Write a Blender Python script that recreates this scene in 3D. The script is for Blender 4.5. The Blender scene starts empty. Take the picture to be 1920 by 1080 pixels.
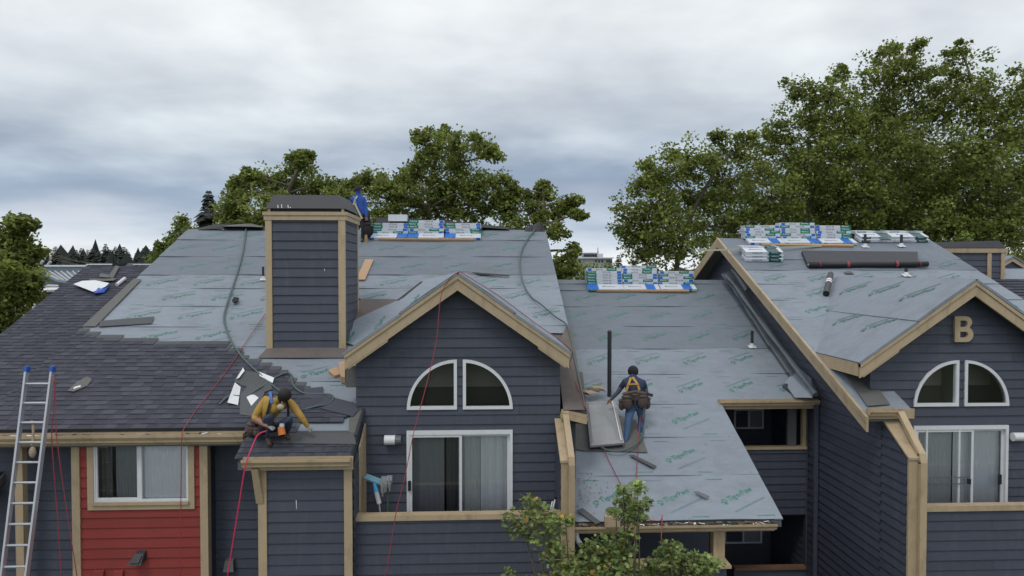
import bpy, math, random
import numpy as np
from mathutils import Vector, Matrix
random.seed(7); rng = np.random.default_rng(7)
SC = bpy.context.scene
COL = SC.collection

# ------------------------------------------------------------------ camera
F = 1330.0                    # focal length in pixels of the 1920 px wide photograph
H = 8.2                       # the drone hovers 8.2 m above the ground
YAW = math.radians(2.5)       # turned a little to the right of the facades' normal
PITCH = math.atan(33 / F)     # and tilted slightly down
FW = Vector((math.sin(YAW) * math.cos(PITCH), math.cos(YAW) * math.cos(PITCH), -math.sin(PITCH)))
RT = Vector((math.cos(YAW), -math.sin(YAW), 0))
UP = RT.cross(FW)
cam = bpy.data.cameras.new('camera'); camo = bpy.data.objects.new('camera', cam); COL.objects.link(camo)
cam.sensor_width = 36; cam.lens = F / 1920 * 36; cam.clip_start = 0.1; cam.clip_end = 6000
camo.matrix_world = Matrix(((RT.x, UP.x, -FW.x, 0), (RT.y, UP.y, -FW.y, 0), (RT.z, UP.z, -FW.z, H), (0, 0, 0, 1)))
SC.camera = camo
SC.render.resolution_x = 1024; SC.render.resolution_y = 576
SC.view_settings.view_transform = 'Standard'
try: SC.view_settings.look = 'None'
except Exception: pass
SC.view_settings.gamma = 1; SC.view_settings.exposure = 0.0; SC.view_settings.use_curve_mapping = False
SC.cycles.max_bounces = 6; SC.cycles.transparent_max_bounces = 12

# ------------------------------------------------------------------ sky
SUN_EL, SUN_AZ = math.radians(58), math.radians(-150)      # azimuth clockwise from +Y: behind the camera, to the left
W = bpy.data.worlds.new('World'); SC.world = W; W.use_nodes = True
nt = W.node_tree; nt.nodes.clear()
def N(t, **kw):
    n = nt.nodes.new(t)
    for k, v in kw.items(): setattr(n, k, v)
    return n
L = lambda a, b: nt.links.new(a, b)
def MT(op, a, b=None, c=None):
    n = N('ShaderNodeMath', operation=op)
    for i, v in enumerate((a, b, c)):
        if v is None: continue
        if isinstance(v, (int, float)): n.inputs[i].default_value = v
        else: L(v, n.inputs[i])
    return n.outputs[0]
out = N('ShaderNodeOutputWorld')
sky = N('ShaderNodeTexSky', sky_type='NISHITA'); sky.sun_disc = False
sky.sun_elevation = SUN_EL; sky.sun_rotation = SUN_AZ
bg1 = N('ShaderNodeBackground'); bg1.inputs[1].default_value = 0.10; L(sky.outputs[0], bg1.inputs[0])
tc = N('ShaderNodeTexCoord'); sep = N('ShaderNodeSeparateXYZ'); L(tc.outputs['Generated'], sep.inputs[0])
zz = MT('MAXIMUM', sep.outputs[2], 0.0)
den = MT('ADD', zz, 0.16)
comb = N('ShaderNodeCombineXYZ'); L(MT('DIVIDE', sep.outputs[0], den), comb.inputs[0]); L(MT('DIVIDE', sep.outputs[1], den), comb.inputs[1])
def NOISE(scale, detail, rough, off, dist=0.0):
    mp = N('ShaderNodeMapping'); L(comb.outputs[0], mp.inputs[0]); mp.inputs['Location'].default_value = off
    n = N('ShaderNodeTexNoise'); n.inputs['Scale'].default_value = scale; n.inputs['Detail'].default_value = detail
    n.inputs['Roughness'].default_value = rough; n.inputs['Distortion'].default_value = dist
    L(mp.outputs[0], n.inputs['Vector']); return n.outputs['Fac']
big = NOISE(0.70, 4, 0.5, (3.1, 1.7, 0), 0.0)
fine = NOISE(1.9, 6, 0.52, (8.2, 0.4, 0), 0.12)
# height of the cloud deck above the horizon, pushed up and down by the clouds themselves
elv = MT('ADD', zz, MT('MULTIPLY', MT('SUBTRACT', big, 0.5), 0.16))
elv = MT('ADD', elv, MT('MULTIPLY', MT('SUBTRACT', fine, 0.5), 0.085))
rp = N('ShaderNodeValToRGB'); L(elv, rp.inputs[0]); rp.color_ramp.interpolation = 'B_SPLINE'
el = rp.color_ramp.elements
el[0].position = 0.0; el[0].color = (0.86, 0.89, 0.93, 1)
el[1].position = 1.0; el[1].color = (0.80, 0.83, 0.86, 1)
for p, c in ((0.022, (0.88, 0.91, 0.95)), (0.055, (0.58, 0.66, 0.77)), (0.085, (0.30, 0.38, 0.51)), (0.12, (0.37, 0.45, 0.57)),
             (0.17, (0.54, 0.61, 0.69)), (0.25, (0.68, 0.73, 0.78)), (0.38, (0.90, 0.92, 0.94))):
    e = el.new(p); e.color = (*c, 1)
mxf = N('ShaderNodeMix', data_type='RGBA', blend_type='MULTIPLY'); mxf.inputs[0].default_value = 1
L(rp.outputs[0], mxf.inputs[6])
sh = MT('MULTIPLY_ADD', fine, 0.72, 0.66)
sh2 = MT('MULTIPLY', sh, MT('MULTIPLY_ADD', big, 0.50, 0.77))
cc = N('ShaderNodeCombineColor'); L(sh2, cc.inputs[0]); L(sh2, cc.inputs[1]); L(MT('MULTIPLY_ADD', sh2, 0.85, 0.15), cc.inputs[2])
L(cc.outputs[0], mxf.inputs[7])
bg2 = N('ShaderNodeBackground'); bg2.inputs[1].default_value = 1.0; L(mxf.outputs[2], bg2.inputs[0])
ms = N('ShaderNodeMixShader'); ms.inputs[0].default_value = 0.95
L(bg1.outputs[0], ms.inputs[1]); L(bg2.outputs[0], ms.inputs[2]); L(ms.outputs[0], out.inputs[0])

sun = bpy.data.lights.new('sun', 'SUN'); sun.energy = 0.85; sun.angle = math.radians(15); sun.color = (1, 0.97, 0.92)
suno = bpy.data.objects.new('sun', sun); COL.objects.link(suno)
sd = Vector((math.sin(SUN_AZ) * math.cos(SUN_EL), math.cos(SUN_AZ) * math.cos(SUN_EL), math.sin(SUN_EL)))
suno.rotation_euler = sd.to_track_quat('Z', 'Y').to_euler(); suno.location = (0, 0, 40)

# ------------------------------------------------------------------ sight lines: where a point of the photograph lies on a real plane
CP = Vector((0, 0, H)); SL = 0.44; KN = math.sqrt(1 + SL * SL)
def ray(px, py): return FW + RT * ((px - 960) / F) + UP * ((540 - py) / F)
def Y_(px, py, Y): d = ray(px, py); return CP + d * (Y / d.y)
def X_(px, py, X): d = ray(px, py); return CP + d * (X / d.x)
def Z_(px, py, z): d = ray(px, py); return CP + d * ((z - H) / d.z)
def S_(px, py, C): d = ray(px, py); return CP + d * (C / (SL * d.y - d.z))     # on a roof plane z = SL*y - C + H
def PL(px, py, p0, n): d = ray(px, py); return CP + d * ((p0 - CP).dot(n) / d.dot(n))
CM, CMID, CR = 8.05, 9.39, 8.01                                                # main, middle and right roof planes
def roofp(X, Y, C, lift=0.0): return Vector((X, Y - lift * SL / KN, SL * Y - C + H + lift / KN))
RN = Vector((0, -SL, 1)) / KN; RV = Vector((0, 1, SL)) / KN

# ------------------------------------------------------------------ materials
MATS = {}
def mat(name, col, rough=0.6, var=0.12, scale=6.0, stretch=(1, 1, 1), bump=0.0, bscale=40.0, rand=0.0, metal=0.0, spec=0.5, dirt=None, dscale=1.2, damt=0.5, bstretch=(1, 1, 1), coords='Object', tint=False, trans=0.0, dstretch=(1, 1, 1)):
    m = bpy.data.materials.new(name); m.use_nodes = True; t = m.node_tree
    b = t.nodes['Principled BSDF']; b.inputs['Roughness'].default_value = rough; b.inputs['Metallic'].default_value = metal
    b.inputs['Specular IOR Level'].default_value = spec
    n = lambda ty, **kw: (lambda q: [setattr(q, k, v) for k, v in kw.items()] and q or q)(t.nodes.new(ty))
    k = t.links.new
    geo = t.nodes.new('ShaderNodeNewGeometry'); tcn = t.nodes.new('ShaderNodeTexCoord')
    src = geo.outputs['Position'] if coords == 'World' else tcn.outputs['Object']
    mp = t.nodes.new('ShaderNodeMapping'); k(src, mp.inputs[0]); mp.inputs['Scale'].default_value = stretch
    nz = t.nodes.new('ShaderNodeTexNoise'); nz.inputs['Scale'].default_value = scale; nz.inputs['Detail'].default_value = 6; nz.inputs['Roughness'].default_value = 0.65
    k(mp.outputs[0], nz.inputs['Vector'])
    oi = t.nodes.new('ShaderNodeObjectInfo')
    # brightness = 1 + var*(noise-.5)*2 + rand*(random-.5)*2
    m1 = n('ShaderNodeMath', operation='MULTIPLY_ADD'); k(nz.outputs['Fac'], m1.inputs[0]); m1.inputs[1].default_value = 2.6 * var; m1.inputs[2].default_value = 1 - 1.3 * var - rand
    m2 = n('ShaderNodeMath', operation='MULTIPLY_ADD'); k(oi.outputs['Random'], m2.inputs[0]); m2.inputs[1].default_value = 2 * rand; k(m1.outputs[0], m2.inputs[2])
    hs = n('ShaderNodeVectorMath', operation='SCALE'); hs.inputs[0].default_value = col; k(m2.outputs[0], hs.inputs[3])
    colout = hs.outputs[0]
    if tint:
        at = n('ShaderNodeAttribute', attribute_name='tint')
        mu = n('ShaderNodeVectorMath', operation='MULTIPLY'); k(colout, mu.inputs[0]); k(at.outputs['Color'], mu.inputs[1]); colout = mu.outputs[0]
    if dirt:
        mp2 = t.nodes.new('ShaderNodeMapping'); k(geo.outputs['Position'], mp2.inputs[0]); mp2.inputs['Location'].default_value = (4.3, 2.2, 7.7); mp2.inputs['Scale'].default_value = dstretch
        dz = t.nodes.new('ShaderNodeTexNoise'); dz.inputs['Scale'].default_value = dscale; dz.inputs['Detail'].default_value = 8; dz.inputs['Roughness'].default_value = 0.7
        k(mp2.outputs[0], dz.inputs['Vector'])
        rr = t.nodes.new('ShaderNodeMapRange'); rr.inputs[1].default_value = 0.5; rr.inputs[2].default_value = 0.78; rr.inputs[3].default_value = 0; rr.inputs[4].default_value = damt
        k(dz.outputs['Fac'], rr.inputs[0])
        mx = n('ShaderNodeMix', data_type='RGBA'); k(rr.outputs[0], mx.inputs[0]); k(colout, mx.inputs[6]); mx.inputs[7].default_value = (*dirt, 1); colout = mx.outputs[2]
    k(colout, b.inputs['Base Color'])
    if bump:
        mp3 = t.nodes.new('ShaderNodeMapping'); k(src, mp3.inputs[0]); mp3.inputs['Scale'].default_value = bstretch
        bn = t.nodes.new('ShaderNodeTexNoise'); bn.inputs['Scale'].default_value = bscale; bn.inputs['Detail'].default_value = 5
        k(mp3.outputs[0], bn.inputs['Vector'])
        bp = t.nodes.new('ShaderNodeBump'); bp.inputs['Strength'].default_value = bump; bp.inputs['Distance'].default_value = 0.02
        k(bn.outputs['Fac'], bp.inputs['Height']); k(bp.outputs[0], b.inputs['Normal'])
    if trans:
        tr = t.nodes.new('ShaderNodeBsdfTranslucent'); k(colout, tr.inputs[0])
        mxs = t.nodes.new('ShaderNodeMixShader'); mxs.inputs[0].default_value = trans
        o = t.nodes['Material Output']; k(b.outputs[0], mxs.inputs[1]); k(tr.outputs[0], mxs.inputs[2]); k(mxs.outputs[0], o.inputs[0])
    MATS[name] = m; return m

SID = mat('siding_blue_grey', (0.060, 0.069, 0.100), 0.55, 0.16, 5, (0.6, 0.6, 9), bump=0.35, bscale=30, bstretch=(0.5, 0.5, 8), rand=0.10, dirt=(0.115, 0.12, 0.135), dscale=1.6, damt=0.45, dstretch=(3.5, 3.5, 0.6))
SIDR = mat('siding_red', (0.27, 0.036, 0.030), 0.55, 0.12, 5, (0.6, 0.6, 9), bump=0.25, bscale=30, bstretch=(0.5, 0.5, 8), rand=0.06, dirt=(0.10, 0.03, 0.03), dscale=2, damt=0.35)
TAN = mat('trim_tan', (0.460, 0.358, 0.230), 0.55, 0.10, 3, bump=0.12, bscale=25, rand=0.05, dirt=(0.17, 0.125, 0.08), dscale=2.2, damt=0.6, dstretch=(2.0, 2.0, 0.8))
WHITE = mat('white_vinyl', (0.72, 0.74, 0.77), 0.4, 0.05, 4, rand=0.02, dirt=(0.45, 0.45, 0.44), dscale=6, damt=0.3)
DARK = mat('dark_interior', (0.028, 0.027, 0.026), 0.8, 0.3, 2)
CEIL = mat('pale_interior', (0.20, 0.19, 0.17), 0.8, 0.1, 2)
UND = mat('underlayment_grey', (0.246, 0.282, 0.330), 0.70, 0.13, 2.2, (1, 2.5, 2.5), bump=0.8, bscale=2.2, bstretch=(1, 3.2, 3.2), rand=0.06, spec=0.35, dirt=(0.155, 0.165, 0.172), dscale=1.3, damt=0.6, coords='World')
UND2 = mat('underlayment_darker', (0.178, 0.206, 0.245), 0.75, 0.13, 2.2, (1, 2.5, 2.5), bump=0.8, bscale=2.2, bstretch=(1, 3.2, 3.2), rand=0.05, spec=0.3, dirt=(0.14, 0.148, 0.152), dscale=1.3, damt=0.6, coords='World')  # darker grey tone for the sheets above a given seam
PRG = mat('print_green', (0.055, 0.205, 0.155), 0.5, 0.55, 12, coords='World')
PRL = mat('print_pale', (0.150, 0.215, 0.245), 0.5, 0.2, 9, coords='World')
BRN = mat('ice_shield_brown', (0.135, 0.118, 0.110), 0.8, 0.2, 4, bump=0.3, bscale=60, dirt=(0.27, 0.17, 0.11), dscale=2.2, damt=0.5, coords='World')
GREYF = mat('flashing_grey', (0.125, 0.127, 0.120), 0.75, 0.15, 8, bump=0.2, bscale=80, coords='World')
SHA = mat('shingle_dark', (0.052, 0.055, 0.075), 0.9, 0.30, 60, bump=0.6, bscale=160, rand=0.06, dirt=(0.075, 0.080, 0.110), dscale=0.9, damt=0.35)
SHB = mat('shingle_mid', (0.063, 0.067, 0.091), 0.9, 0.30, 60, bump=0.6, bscale=160, rand=0.06, dirt=(0.075, 0.080, 0.110), dscale=0.9, damt=0.35)
SHC = mat('shingle_pale', (0.078, 0.082, 0.108), 0.9, 0.30, 60, bump=0.6, bscale=160, rand=0.06, dirt=(0.075, 0.080, 0.110), dscale=0.9, damt=0.35)
SHN = mat('shingle_fresh_strip', (0.092, 0.097, 0.104), 0.85, 0.3, 40, bump=0.5, bscale=120, rand=0.1)
BLK = mat('black_membrane', (0.013, 0.014, 0.017), 0.5, 0.3, 5, bump=0.3, bscale=12)
BLKM = mat('black_metal', (0.034, 0.036, 0.046), 0.55, 0.15, 3, bump=0.05, dirt=(0.06, 0.06, 0.07), dscale=4, damt=0.4)
PIPE = mat('black_pipe', (0.03, 0.033, 0.036), 0.5, 0.2, 6)
WOOD = mat('raw_wood', (0.44, 0.29, 0.18), 0.7, 0.28, 8, (1, 8, 8), bump=0.2, rand=0.12)
ALU = mat('aluminium', (0.50, 0.52, 0.56), 0.38, 0.08, 5, metal=0.6)
LEAD = mat('flashing_white', (0.70, 0.71, 0.72), 0.45, 0.1, 9)
BLUEP = mat('blue_plastic', (0.015, 0.085, 0.42), 0.4, 0.05, 6)
SKYB = mat('sky_blue_plastic', (0.06, 0.33, 0.62), 0.4, 0.05, 6)
REDR = mat('red_rope', (0.34, 0.045, 0.065), 0.6, 0.2, 30)
PINKR = mat('pink_hose', (0.60, 0.035, 0.11), 0.5, 0.1, 30)
HOSE = mat('green_grey_hose', (0.075, 0.115, 0.115), 0.5, 0.15, 12)
PAPER = mat('white_paper', (0.74, 0.76, 0.78), 0.6, 0.08, 10, bump=0.3, bscale=20)
BWH = mat('bundle_white', (0.60, 0.635, 0.69), 0.35, 0.06, 5, rand=0.05, bump=0.15, bscale=18)
BGR = mat('bundle_green', (0.010, 0.200, 0.105), 0.35, 0.12, 5)
BTE = mat('bundle_dark_teal', (0.020, 0.085, 0.090), 0.35, 0.12, 5)
BBL = mat('bundle_blue', (0.025, 0.150, 0.55), 0.35, 0.12, 5)
TXD = mat('ink_dark', (0.10, 0.12, 0.20), 0.5, 0.05, 5)
TXW = mat('ink_white', (0.75, 0.80, 0.80), 0.5, 0.05, 5)
TXM = mat('ink_maroon', (0.22, 0.012, 0.06), 0.5, 0.1, 5)
CURT = mat('curtain_pale', (0.62, 0.64, 0.65), 0.8, 0.08, 4)
CURD = mat('curtain_grey', (0.29, 0.30, 0.325), 0.8, 0.12, 4)
BLND = mat('blind_white', (0.86, 0.88, 0.91), 0.7, 0.04, 4)
LAMPW = mat('lamp_white', (0.75, 0.76, 0.78), 0.35, 0.03, 4)
GREYP = mat('grey_paint', (0.13, 0.135, 0.14), 0.5, 0.1, 5)
SKIN = mat('skin', (0.34, 0.17, 0.105), 0.55, 0.1, 20)
YEL = mat('shirt_mustard', (0.46, 0.285, 0.065), 0.8, 0.18, 14, bump=0.4, bscale=22)
BLUS = mat('shirt_blue', (0.022, 0.075, 0.33), 0.8, 0.18, 14, bump=0.4, bscale=22)
NAVY = mat('shirt_navy', (0.028, 0.040, 0.085), 0.8, 0.2, 14, bump=0.4, bscale=22)
GREYS = mat('sleeve_grey', (0.13, 0.14, 0.155), 0.8, 0.25, 16, bump=0.4, bscale=22)
JEAN = mat('jeans_blue', (0.055, 0.110, 0.215), 0.85, 0.3, 10, bump=0.4, bscale=22)
JEAND = mat('jeans_dark', (0.035, 0.048, 0.085), 0.85, 0.3, 10, bump=0.4, bscale=22)
BLKC = mat('black_cloth', (0.016, 0.016, 0.019), 0.85, 0.3, 10)
HAIR = mat('dark_hair', (0.014, 0.011, 0.010), 0.7, 0.3, 30)
BOOT = mat('boots_brown', (0.075, 0.042, 0.030), 0.7, 0.3, 12)
GLOV = mat('glove_grey', (0.42, 0.42, 0.43), 0.8, 0.15, 16)
LEATH = mat('leather_belt', (0.085, 0.060, 0.052), 0.7, 0.35, 14, bump=0.4, bscale=30)
ORANGE = mat('orange_plastic', (0.62, 0.19, 0.035), 0.45, 0.1, 6)
STRAPY = mat('strap_yellow', (0.46, 0.26, 0.05), 0.6, 0.15, 10)
STRAPB = mat('strap_blue', (0.06, 0.16, 0.45), 0.6, 0.15, 10)
MASK = mat('dust_mask', (0.45, 0.40, 0.30), 0.8, 0.15, 16)
LEAF = mat('leaf_green', (0.120, 0.160, 0.044), 0.55, 0.2, 3, tint=True, trans=0.5, spec=0.35)
LEAFM = mat('leaf_maple', (0.125, 0.175, 0.060), 0.5, 0.25, 5, tint=True, trans=0.35, spec=0.35)
NEED = mat('needles_dark', (0.015, 0.024, 0.018), 0.7, 0.3, 2, tint=True)
BARK = mat('bark', (0.13, 0.11, 0.085), 0.85, 0.3, 8, (1, 1, 0.3), bump=0.5, bscale=14)
RUST = mat('rust_brown', (0.19, 0.10, 0.06), 0.85, 0.35, 12)
METR = mat('standing_seam_grey', (0.20, 0.25, 0.29), 0.4, 0.06, 3, metal=0.2)
CONC = mat('pale_render', (0.52, 0.53, 0.55), 0.7, 0.08, 2)
BRICK = mat('red_brick', (0.20, 0.085, 0.06), 0.85, 0.3, 8)
GRND = mat('ground_grass', (0.060, 0.085, 0.035), 0.9, 0.4, 0.6, bump=0.4, bscale=6, coords='World', dirt=(0.16, 0.14, 0.10), dscale=0.05, damt=0.6)
ASPH = mat('asphalt', (0.055, 0.055, 0.058), 0.9, 0.25, 20, coords='World')
WOODS = mat('far_wood', (0.012, 0.020, 0.015), 0.9, 0.4, 0.15, coords='World')

def glass_mat():
    m = bpy.data.materials.new('window_glass'); m.use_nodes = True; t = m.node_tree; t.nodes.clear()
    o = t.nodes.new('ShaderNodeOutputMaterial'); mx = t.nodes.new('ShaderNodeMixShader'); fr = t.nodes.new('ShaderNodeFresnel'); fr.inputs[0].default_value = 1.5
    ad = t.nodes.new('ShaderNodeMath'); ad.operation = 'MULTIPLY_ADD'; ad.inputs[1].default_value = 1.3; ad.inputs[2].default_value = 0.02
    tr = t.nodes.new('ShaderNodeBsdfTransparent'); tr.inputs[0].default_value = (0.95, 0.97, 0.98, 1)
    gl = t.nodes.new('ShaderNodeBsdfGlossy'); gl.inputs['Roughness'].default_value = 0.03
    t.links.new(fr.outputs[0], ad.inputs[0]); t.links.new(ad.outputs[0], mx.inputs[0]); t.links.new(tr.outputs[0], mx.inputs[1]); t.links.new(gl.outputs[0], mx.inputs[2]); t.links.new(mx.outputs[0], o.inputs[0])
    return m
GLASS = glass_mat()

# ------------------------------------------------------------------ object helpers
WM = {}
def obj(name, mesh, parent=None, M=None):
    o = bpy.data.objects.new(name, mesh); COL.objects.link(o); M = M or Matrix.Identity(4)
    if parent is not None:
        o.parent = parent; o.matrix_basis = WM[parent.name].inverted() @ M
    else: o.matrix_basis = M
    WM[o.name] = M; return o
def tag(o, label=None, cat=None, group=None, kind=None):
    for k, v in (('label', label), ('category', cat), ('group', group), ('kind', kind)):
        if v: o[k] = v
    return o
def thing(name, label, cat, loc=(0, 0, 0), group=None):
    return tag(obj(name, None, None, Matrix.Translation(Vector(loc))), label, cat, group)
def bake(name, verts, faces, mats, parent=None, mi=None, smooth=False, recentre=True):
    V = np.array([tuple(v) for v in verts], dtype=float)
    if recentre: c = Vector(((V[:, 0].min() + V[:, 0].max()) / 2, (V[:, 1].min() + V[:, 1].max()) / 2, V[:, 2].min()))
    else: c = Vector((0, 0, 0))
    V = V - np.array(c)
    me = bpy.data.meshes.new(name); me.from_pydata(V.tolist(), [], [list(f) for f in faces])
    for m in (mats if isinstance(mats, (list, tuple)) else [mats]): me.materials.append(m)
    if mi is not None: me.polygons.foreach_set('material_index', mi)
    if smooth: me.polygons.foreach_set('use_smooth', [True] * len(me.polygons))
    me.update()
    return obj(name, me, parent, Matrix.Translation(c))

class MB:
    """collects shapes into one mesh"""
    def __init__(s): s.v = []; s.f = []; s.m = []
    def add(s, vs, fs, mi=0):
        n = len(s.v); s.v += [Vector(v) for v in vs]; s.f += [[i + n for i in f] for f in fs]; s.m += [mi] * len(fs)
    def box(s, a, b, mi=0):
        x0, y0, z0 = a; x1, y1, z1 = b
        s.hexa([(x0, y0, z0), (x1, y0, z0), (x1, y1, z0), (x0, y1, z0)], [(x0, y0, z1), (x1, y0, z1), (x1, y1, z1), (x0, y1, z1)], mi)
    def hexa(s, lo, hi, mi=0): s.prism(lo, hi, mi)
    def prism(s, lo, hi, mi=0):
        n = len(lo); s.add(list(lo) + list(hi), [list(range(n))[::-1], [n + i for i in range(n)]] + [[i, (i + 1) % n, n + (i + 1) % n, n + i] for i in range(n)], mi)
    def extr(s, poly, d, mi=0): s.prism(poly, [Vector(p) + Vector(d) for p in poly], mi)
    def bar(s, a, b, w, h, up=(0, 0, 1), mi=0):
        a = Vector(a); b = Vector(b); d = (b - a).normalized(); u = Vector(up); sx = d.cross(u)
        if sx.length < 1e-4: sx = d.cross(Vector((1, 0, 0)))
        sx.normalize(); u = sx.cross(d); q = [sx * i * w / 2 + u * j * h / 2 for i, j in ((-1, -1), (1, -1), (1, 1), (-1, 1))]
        s.prism([a + k for k in q], [b + k for k in q], mi)
    def tube(s, pts, r, n=6, mi=0, cap=True):
        pts = [Vector(p) for p in pts]; R = r if isinstance(r, (list, tuple)) else [r] * len(pts)
        base = len(s.v); prev = None
        for i, p in enumerate(pts):
            d = (pts[min(i + 1, len(pts) - 1)] - pts[max(i - 1, 0)])
            d = d.normalized() if d.length > 1e-9 else Vector((0, 0, 1))
            if prev is None: a = d.orthogonal().normalized()
            else:
                a = prev - d * prev.dot(d); a = a.normalized() if a.length > 1e-6 else d.orthogonal().normalized()
            prev = a; b = d.cross(a)
            for k in range(n):
                t = 2 * math.pi * k / n; s.v.append(p + (a * math.cos(t) + b * math.sin(t)) * R[i])
        for i in range(len(pts) - 1):
            for k in range(n):
                s.f.append([base + i * n + k, base + i * n + (k + 1) % n, base + (i + 1) * n + (k + 1) % n, base + (i + 1) * n + k]); s.m.append(mi)
        if cap:
            s.f.append([base + k for k in range(n)][::-1]); s.m.append(mi)
            e = base + (len(pts) - 1) * n; s.f.append([e + k for k in range(n)]); s.m.append(mi)
    def ball(s, c, r, mi=0, nu=10, nv=6, M=None):
        c = Vector(c); r = Vector(r) if isinstance(r, (tuple, list, Vector)) else Vector((r, r, r)); vs = []; fs = []
        for j in range(nv + 1):
            th = math.pi * j / nv
            for i in range(nu):
                ph = 2 * math.pi * i / nu; p = Vector((r.x * math.sin(th) * math.cos(ph), r.y * math.sin(th) * math.sin(ph), r.z * math.cos(th)))
                vs.append(c + ((M @ p) if M else p))
        for j in range(nv):
            for i in range(nu): fs.append([j * nu + i, (j + 1) * nu + i, (j + 1) * nu + (i + 1) % nu, j * nu + (i + 1) % nu])
        s.add(vs, fs, mi)
    def build(s, name, mats, parent=None, smooth=False, recentre=True):
        return bake(name, s.v, s.f, mats, parent, s.m, smooth, recentre)

def smooth_path(pts, n=6):
    pts = [Vector(p) for p in pts]; o = []
    for i in range(len(pts) - 1):
        p0, p1, p2, p3 = pts[max(i - 1, 0)], pts[i], pts[i + 1], pts[min(i + 2, len(pts) - 1)]
        for k in range(n):
            t = k / n; o.append(0.5 * ((2 * p1) + (p2 - p0) * t + (2 * p0 - 5 * p1 + 4 * p2 - p3) * t * t + (3 * p1 - p0 - 3 * p2 + p3) * t ** 3))
    o.append(pts[-1]); return o
def clip(poly, a, b, c):
    """keep a*u + b*v <= c of a convex 2-D polygon"""
    o = []; n = len(poly)
    for i in range(n):
        p, q = poly[i], poly[(i + 1) % n]; dp = a * p[0] + b * p[1] - c; dq = a * q[0] + b * q[1] - c
        if dp <= 0: o.append(p)
        if (dp < 0 < dq) or (dq < 0 < dp):
            t = dp / (dp - dq); o.append((p[0] + (q[0] - p[0]) * t, p[1] + (q[1] - p[1]) * t))
    return o
def area(p): return abs(sum(p[i][0] * p[(i + 1) % len(p)][1] - p[(i + 1) % len(p)][0] * p[i][1] for i in range(len(p)))) / 2 if len(p) > 2 else 0
def minus(polys, r):
    u0, u1, z0, z1 = r; o = []
    for p in polys:
        us = [q[0] for q in p]; zs = [q[1] for q in p]
        if max(us) <= u0 or min(us) >= u1 or max(zs) <= z0 or min(zs) >= z1: o.append(p); continue
        o.append(clip(p, 1, 0, u0)); o.append(clip(p, -1, 0, -u1))
        m = clip(clip(p, -1, 0, -u0), 1, 0, u1); o.append(clip(m, 0, 1, z0)); o.append(clip(m, 0, -1, -z1))
    return [p for p in o if area(p) > 2e-5]

def wall(parent, O, U, Nn, poly, holes=(), m=SID, e=0.1715, zref=None, thick=0.10, name='wall', boards=True, jit=True):
    """sheathing with openings, and one siding board object per course on it"""
    O = Vector(O); U = Vector(U); Nn = Vector(Nn)
    P3 = lambda u, z, off: O + U * u + Vector((0, 0, z)) + Nn * off
    ps = [poly]
    for h in holes: ps = minus(ps, h)
    b = MB()
    for p in ps: b.prism([P3(u, z, -thick) for u, z in p], [P3(u, z, -0.001) for u, z in p])
    w = b.build(name, m, parent)
    if not boards: return w
    z0 = min(z for _, z in poly); z1 = max(z for _, z in poly); zref = z0 if zref is None else zref
    k = math.floor((z0 - zref) / e)
    while zref + k * e < z1 - 0.01:
        zb = zref + k * e; zt = zb + e; k += 1
        row = [clip(clip(poly, 0, 1, zt), 0, -1, -zb)]
        if area(row[0]) < 1e-3: continue
        for h in holes: row = minus(row, h)
        us = [q[0] for p in row for q in p]
        if us and max(us) - min(us) > 2.6 and random.random() < (.45 if max(us) - min(us) < 4.5 else .9):   # butt joint
            uj = random.uniform(min(us) + .5, max(us) - .5); row = minus(row, (uj, uj + .005, zb - 1, zt + 1))
        j = random.uniform(-0.002, 0.002)
        off = lambda z: 0.027 - 0.023 * (z - zb) / e + j
        grp = []
        for p in row:                                          # lengths cut apart by an opening are boards of their own
            bb = [min(q[0] for q in p), max(q[0] for q in p), min(q[1] for q in p), max(q[1] for q in p)]; hit = [g for g in grp if any(bb[0] < k[1] + 1e-4 and bb[1] > k[0] - 1e-4 and bb[2] < k[3] + 1e-4 and bb[3] > k[2] - 1e-4 for k in g[1])]
            new = ([p], [bb])
            for g in hit: grp.remove(g); new[0].extend(g[0]); new[1].extend(g[1])
            grp.append(new)
        for g in grp:
            b = MB()
            for p in g[0]:
                vs = [P3(u, z, off(z)) for u, z in p]; b.add(vs, [list(range(len(vs)))])
                for i in range(len(p)):
                    q = (i + 1) % len(p)
                    if abs(p[i][1] - zb) < 1e-4 and abs(p[q][1] - zb) < 1e-4: b.add([vs[i], vs[q], P3(*p[q], 0.0), P3(*p[i], 0.0)], [[0, 1, 2, 3]])
            b.build('siding_board', m, w)
    return w
def arch_holes(uc, z0, R, sgn, n=14):
    """the quarter-round opening as thin horizontal slices"""
    o = []
    for i in range(n * 2):
        a = R * i / (n * 2); b = R * (i + 1) / (n * 2); x = math.sqrt(max(R * R - ((a + b) / 2) ** 2, 0)) - 0.012
        if x > 0.01: o.append((uc, uc + x, z0 + a, z0 + b) if sgn > 0 else (uc - x, uc, z0 + a, z0 + b))
    return o

_tx = {}
def text_poly(body, size=1.0, bold=0.0):
    """flat letters as (verts Nx2, faces), lower-left at the origin, width measured"""
    key = (body, bold)
    if key not in _tx:
        cu = bpy.data.curves.new('t', 'FONT'); cu.body = body; cu.size = 1; cu.resolution_u = 1; cu.offset = bold; cu.fill_mode = 'BOTH'
        to = bpy.data.objects.new('t', cu); COL.objects.link(to); dg = bpy.context.evaluated_depsgraph_get(); dg.update()
        me = bpy.data.meshes.new_from_object(to.evaluated_get(dg)); v = np.array([q.co[:2] for q in me.vertices]); f = [list(p.vertices) for p in me.polygons]
        bpy.data.objects.remove(to); bpy.data.curves.remove(cu); bpy.data.meshes.remove(me); v = v - v.min(0); _tx[key] = (v, f)
    v, f = _tx[key]; return v * size, f
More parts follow.
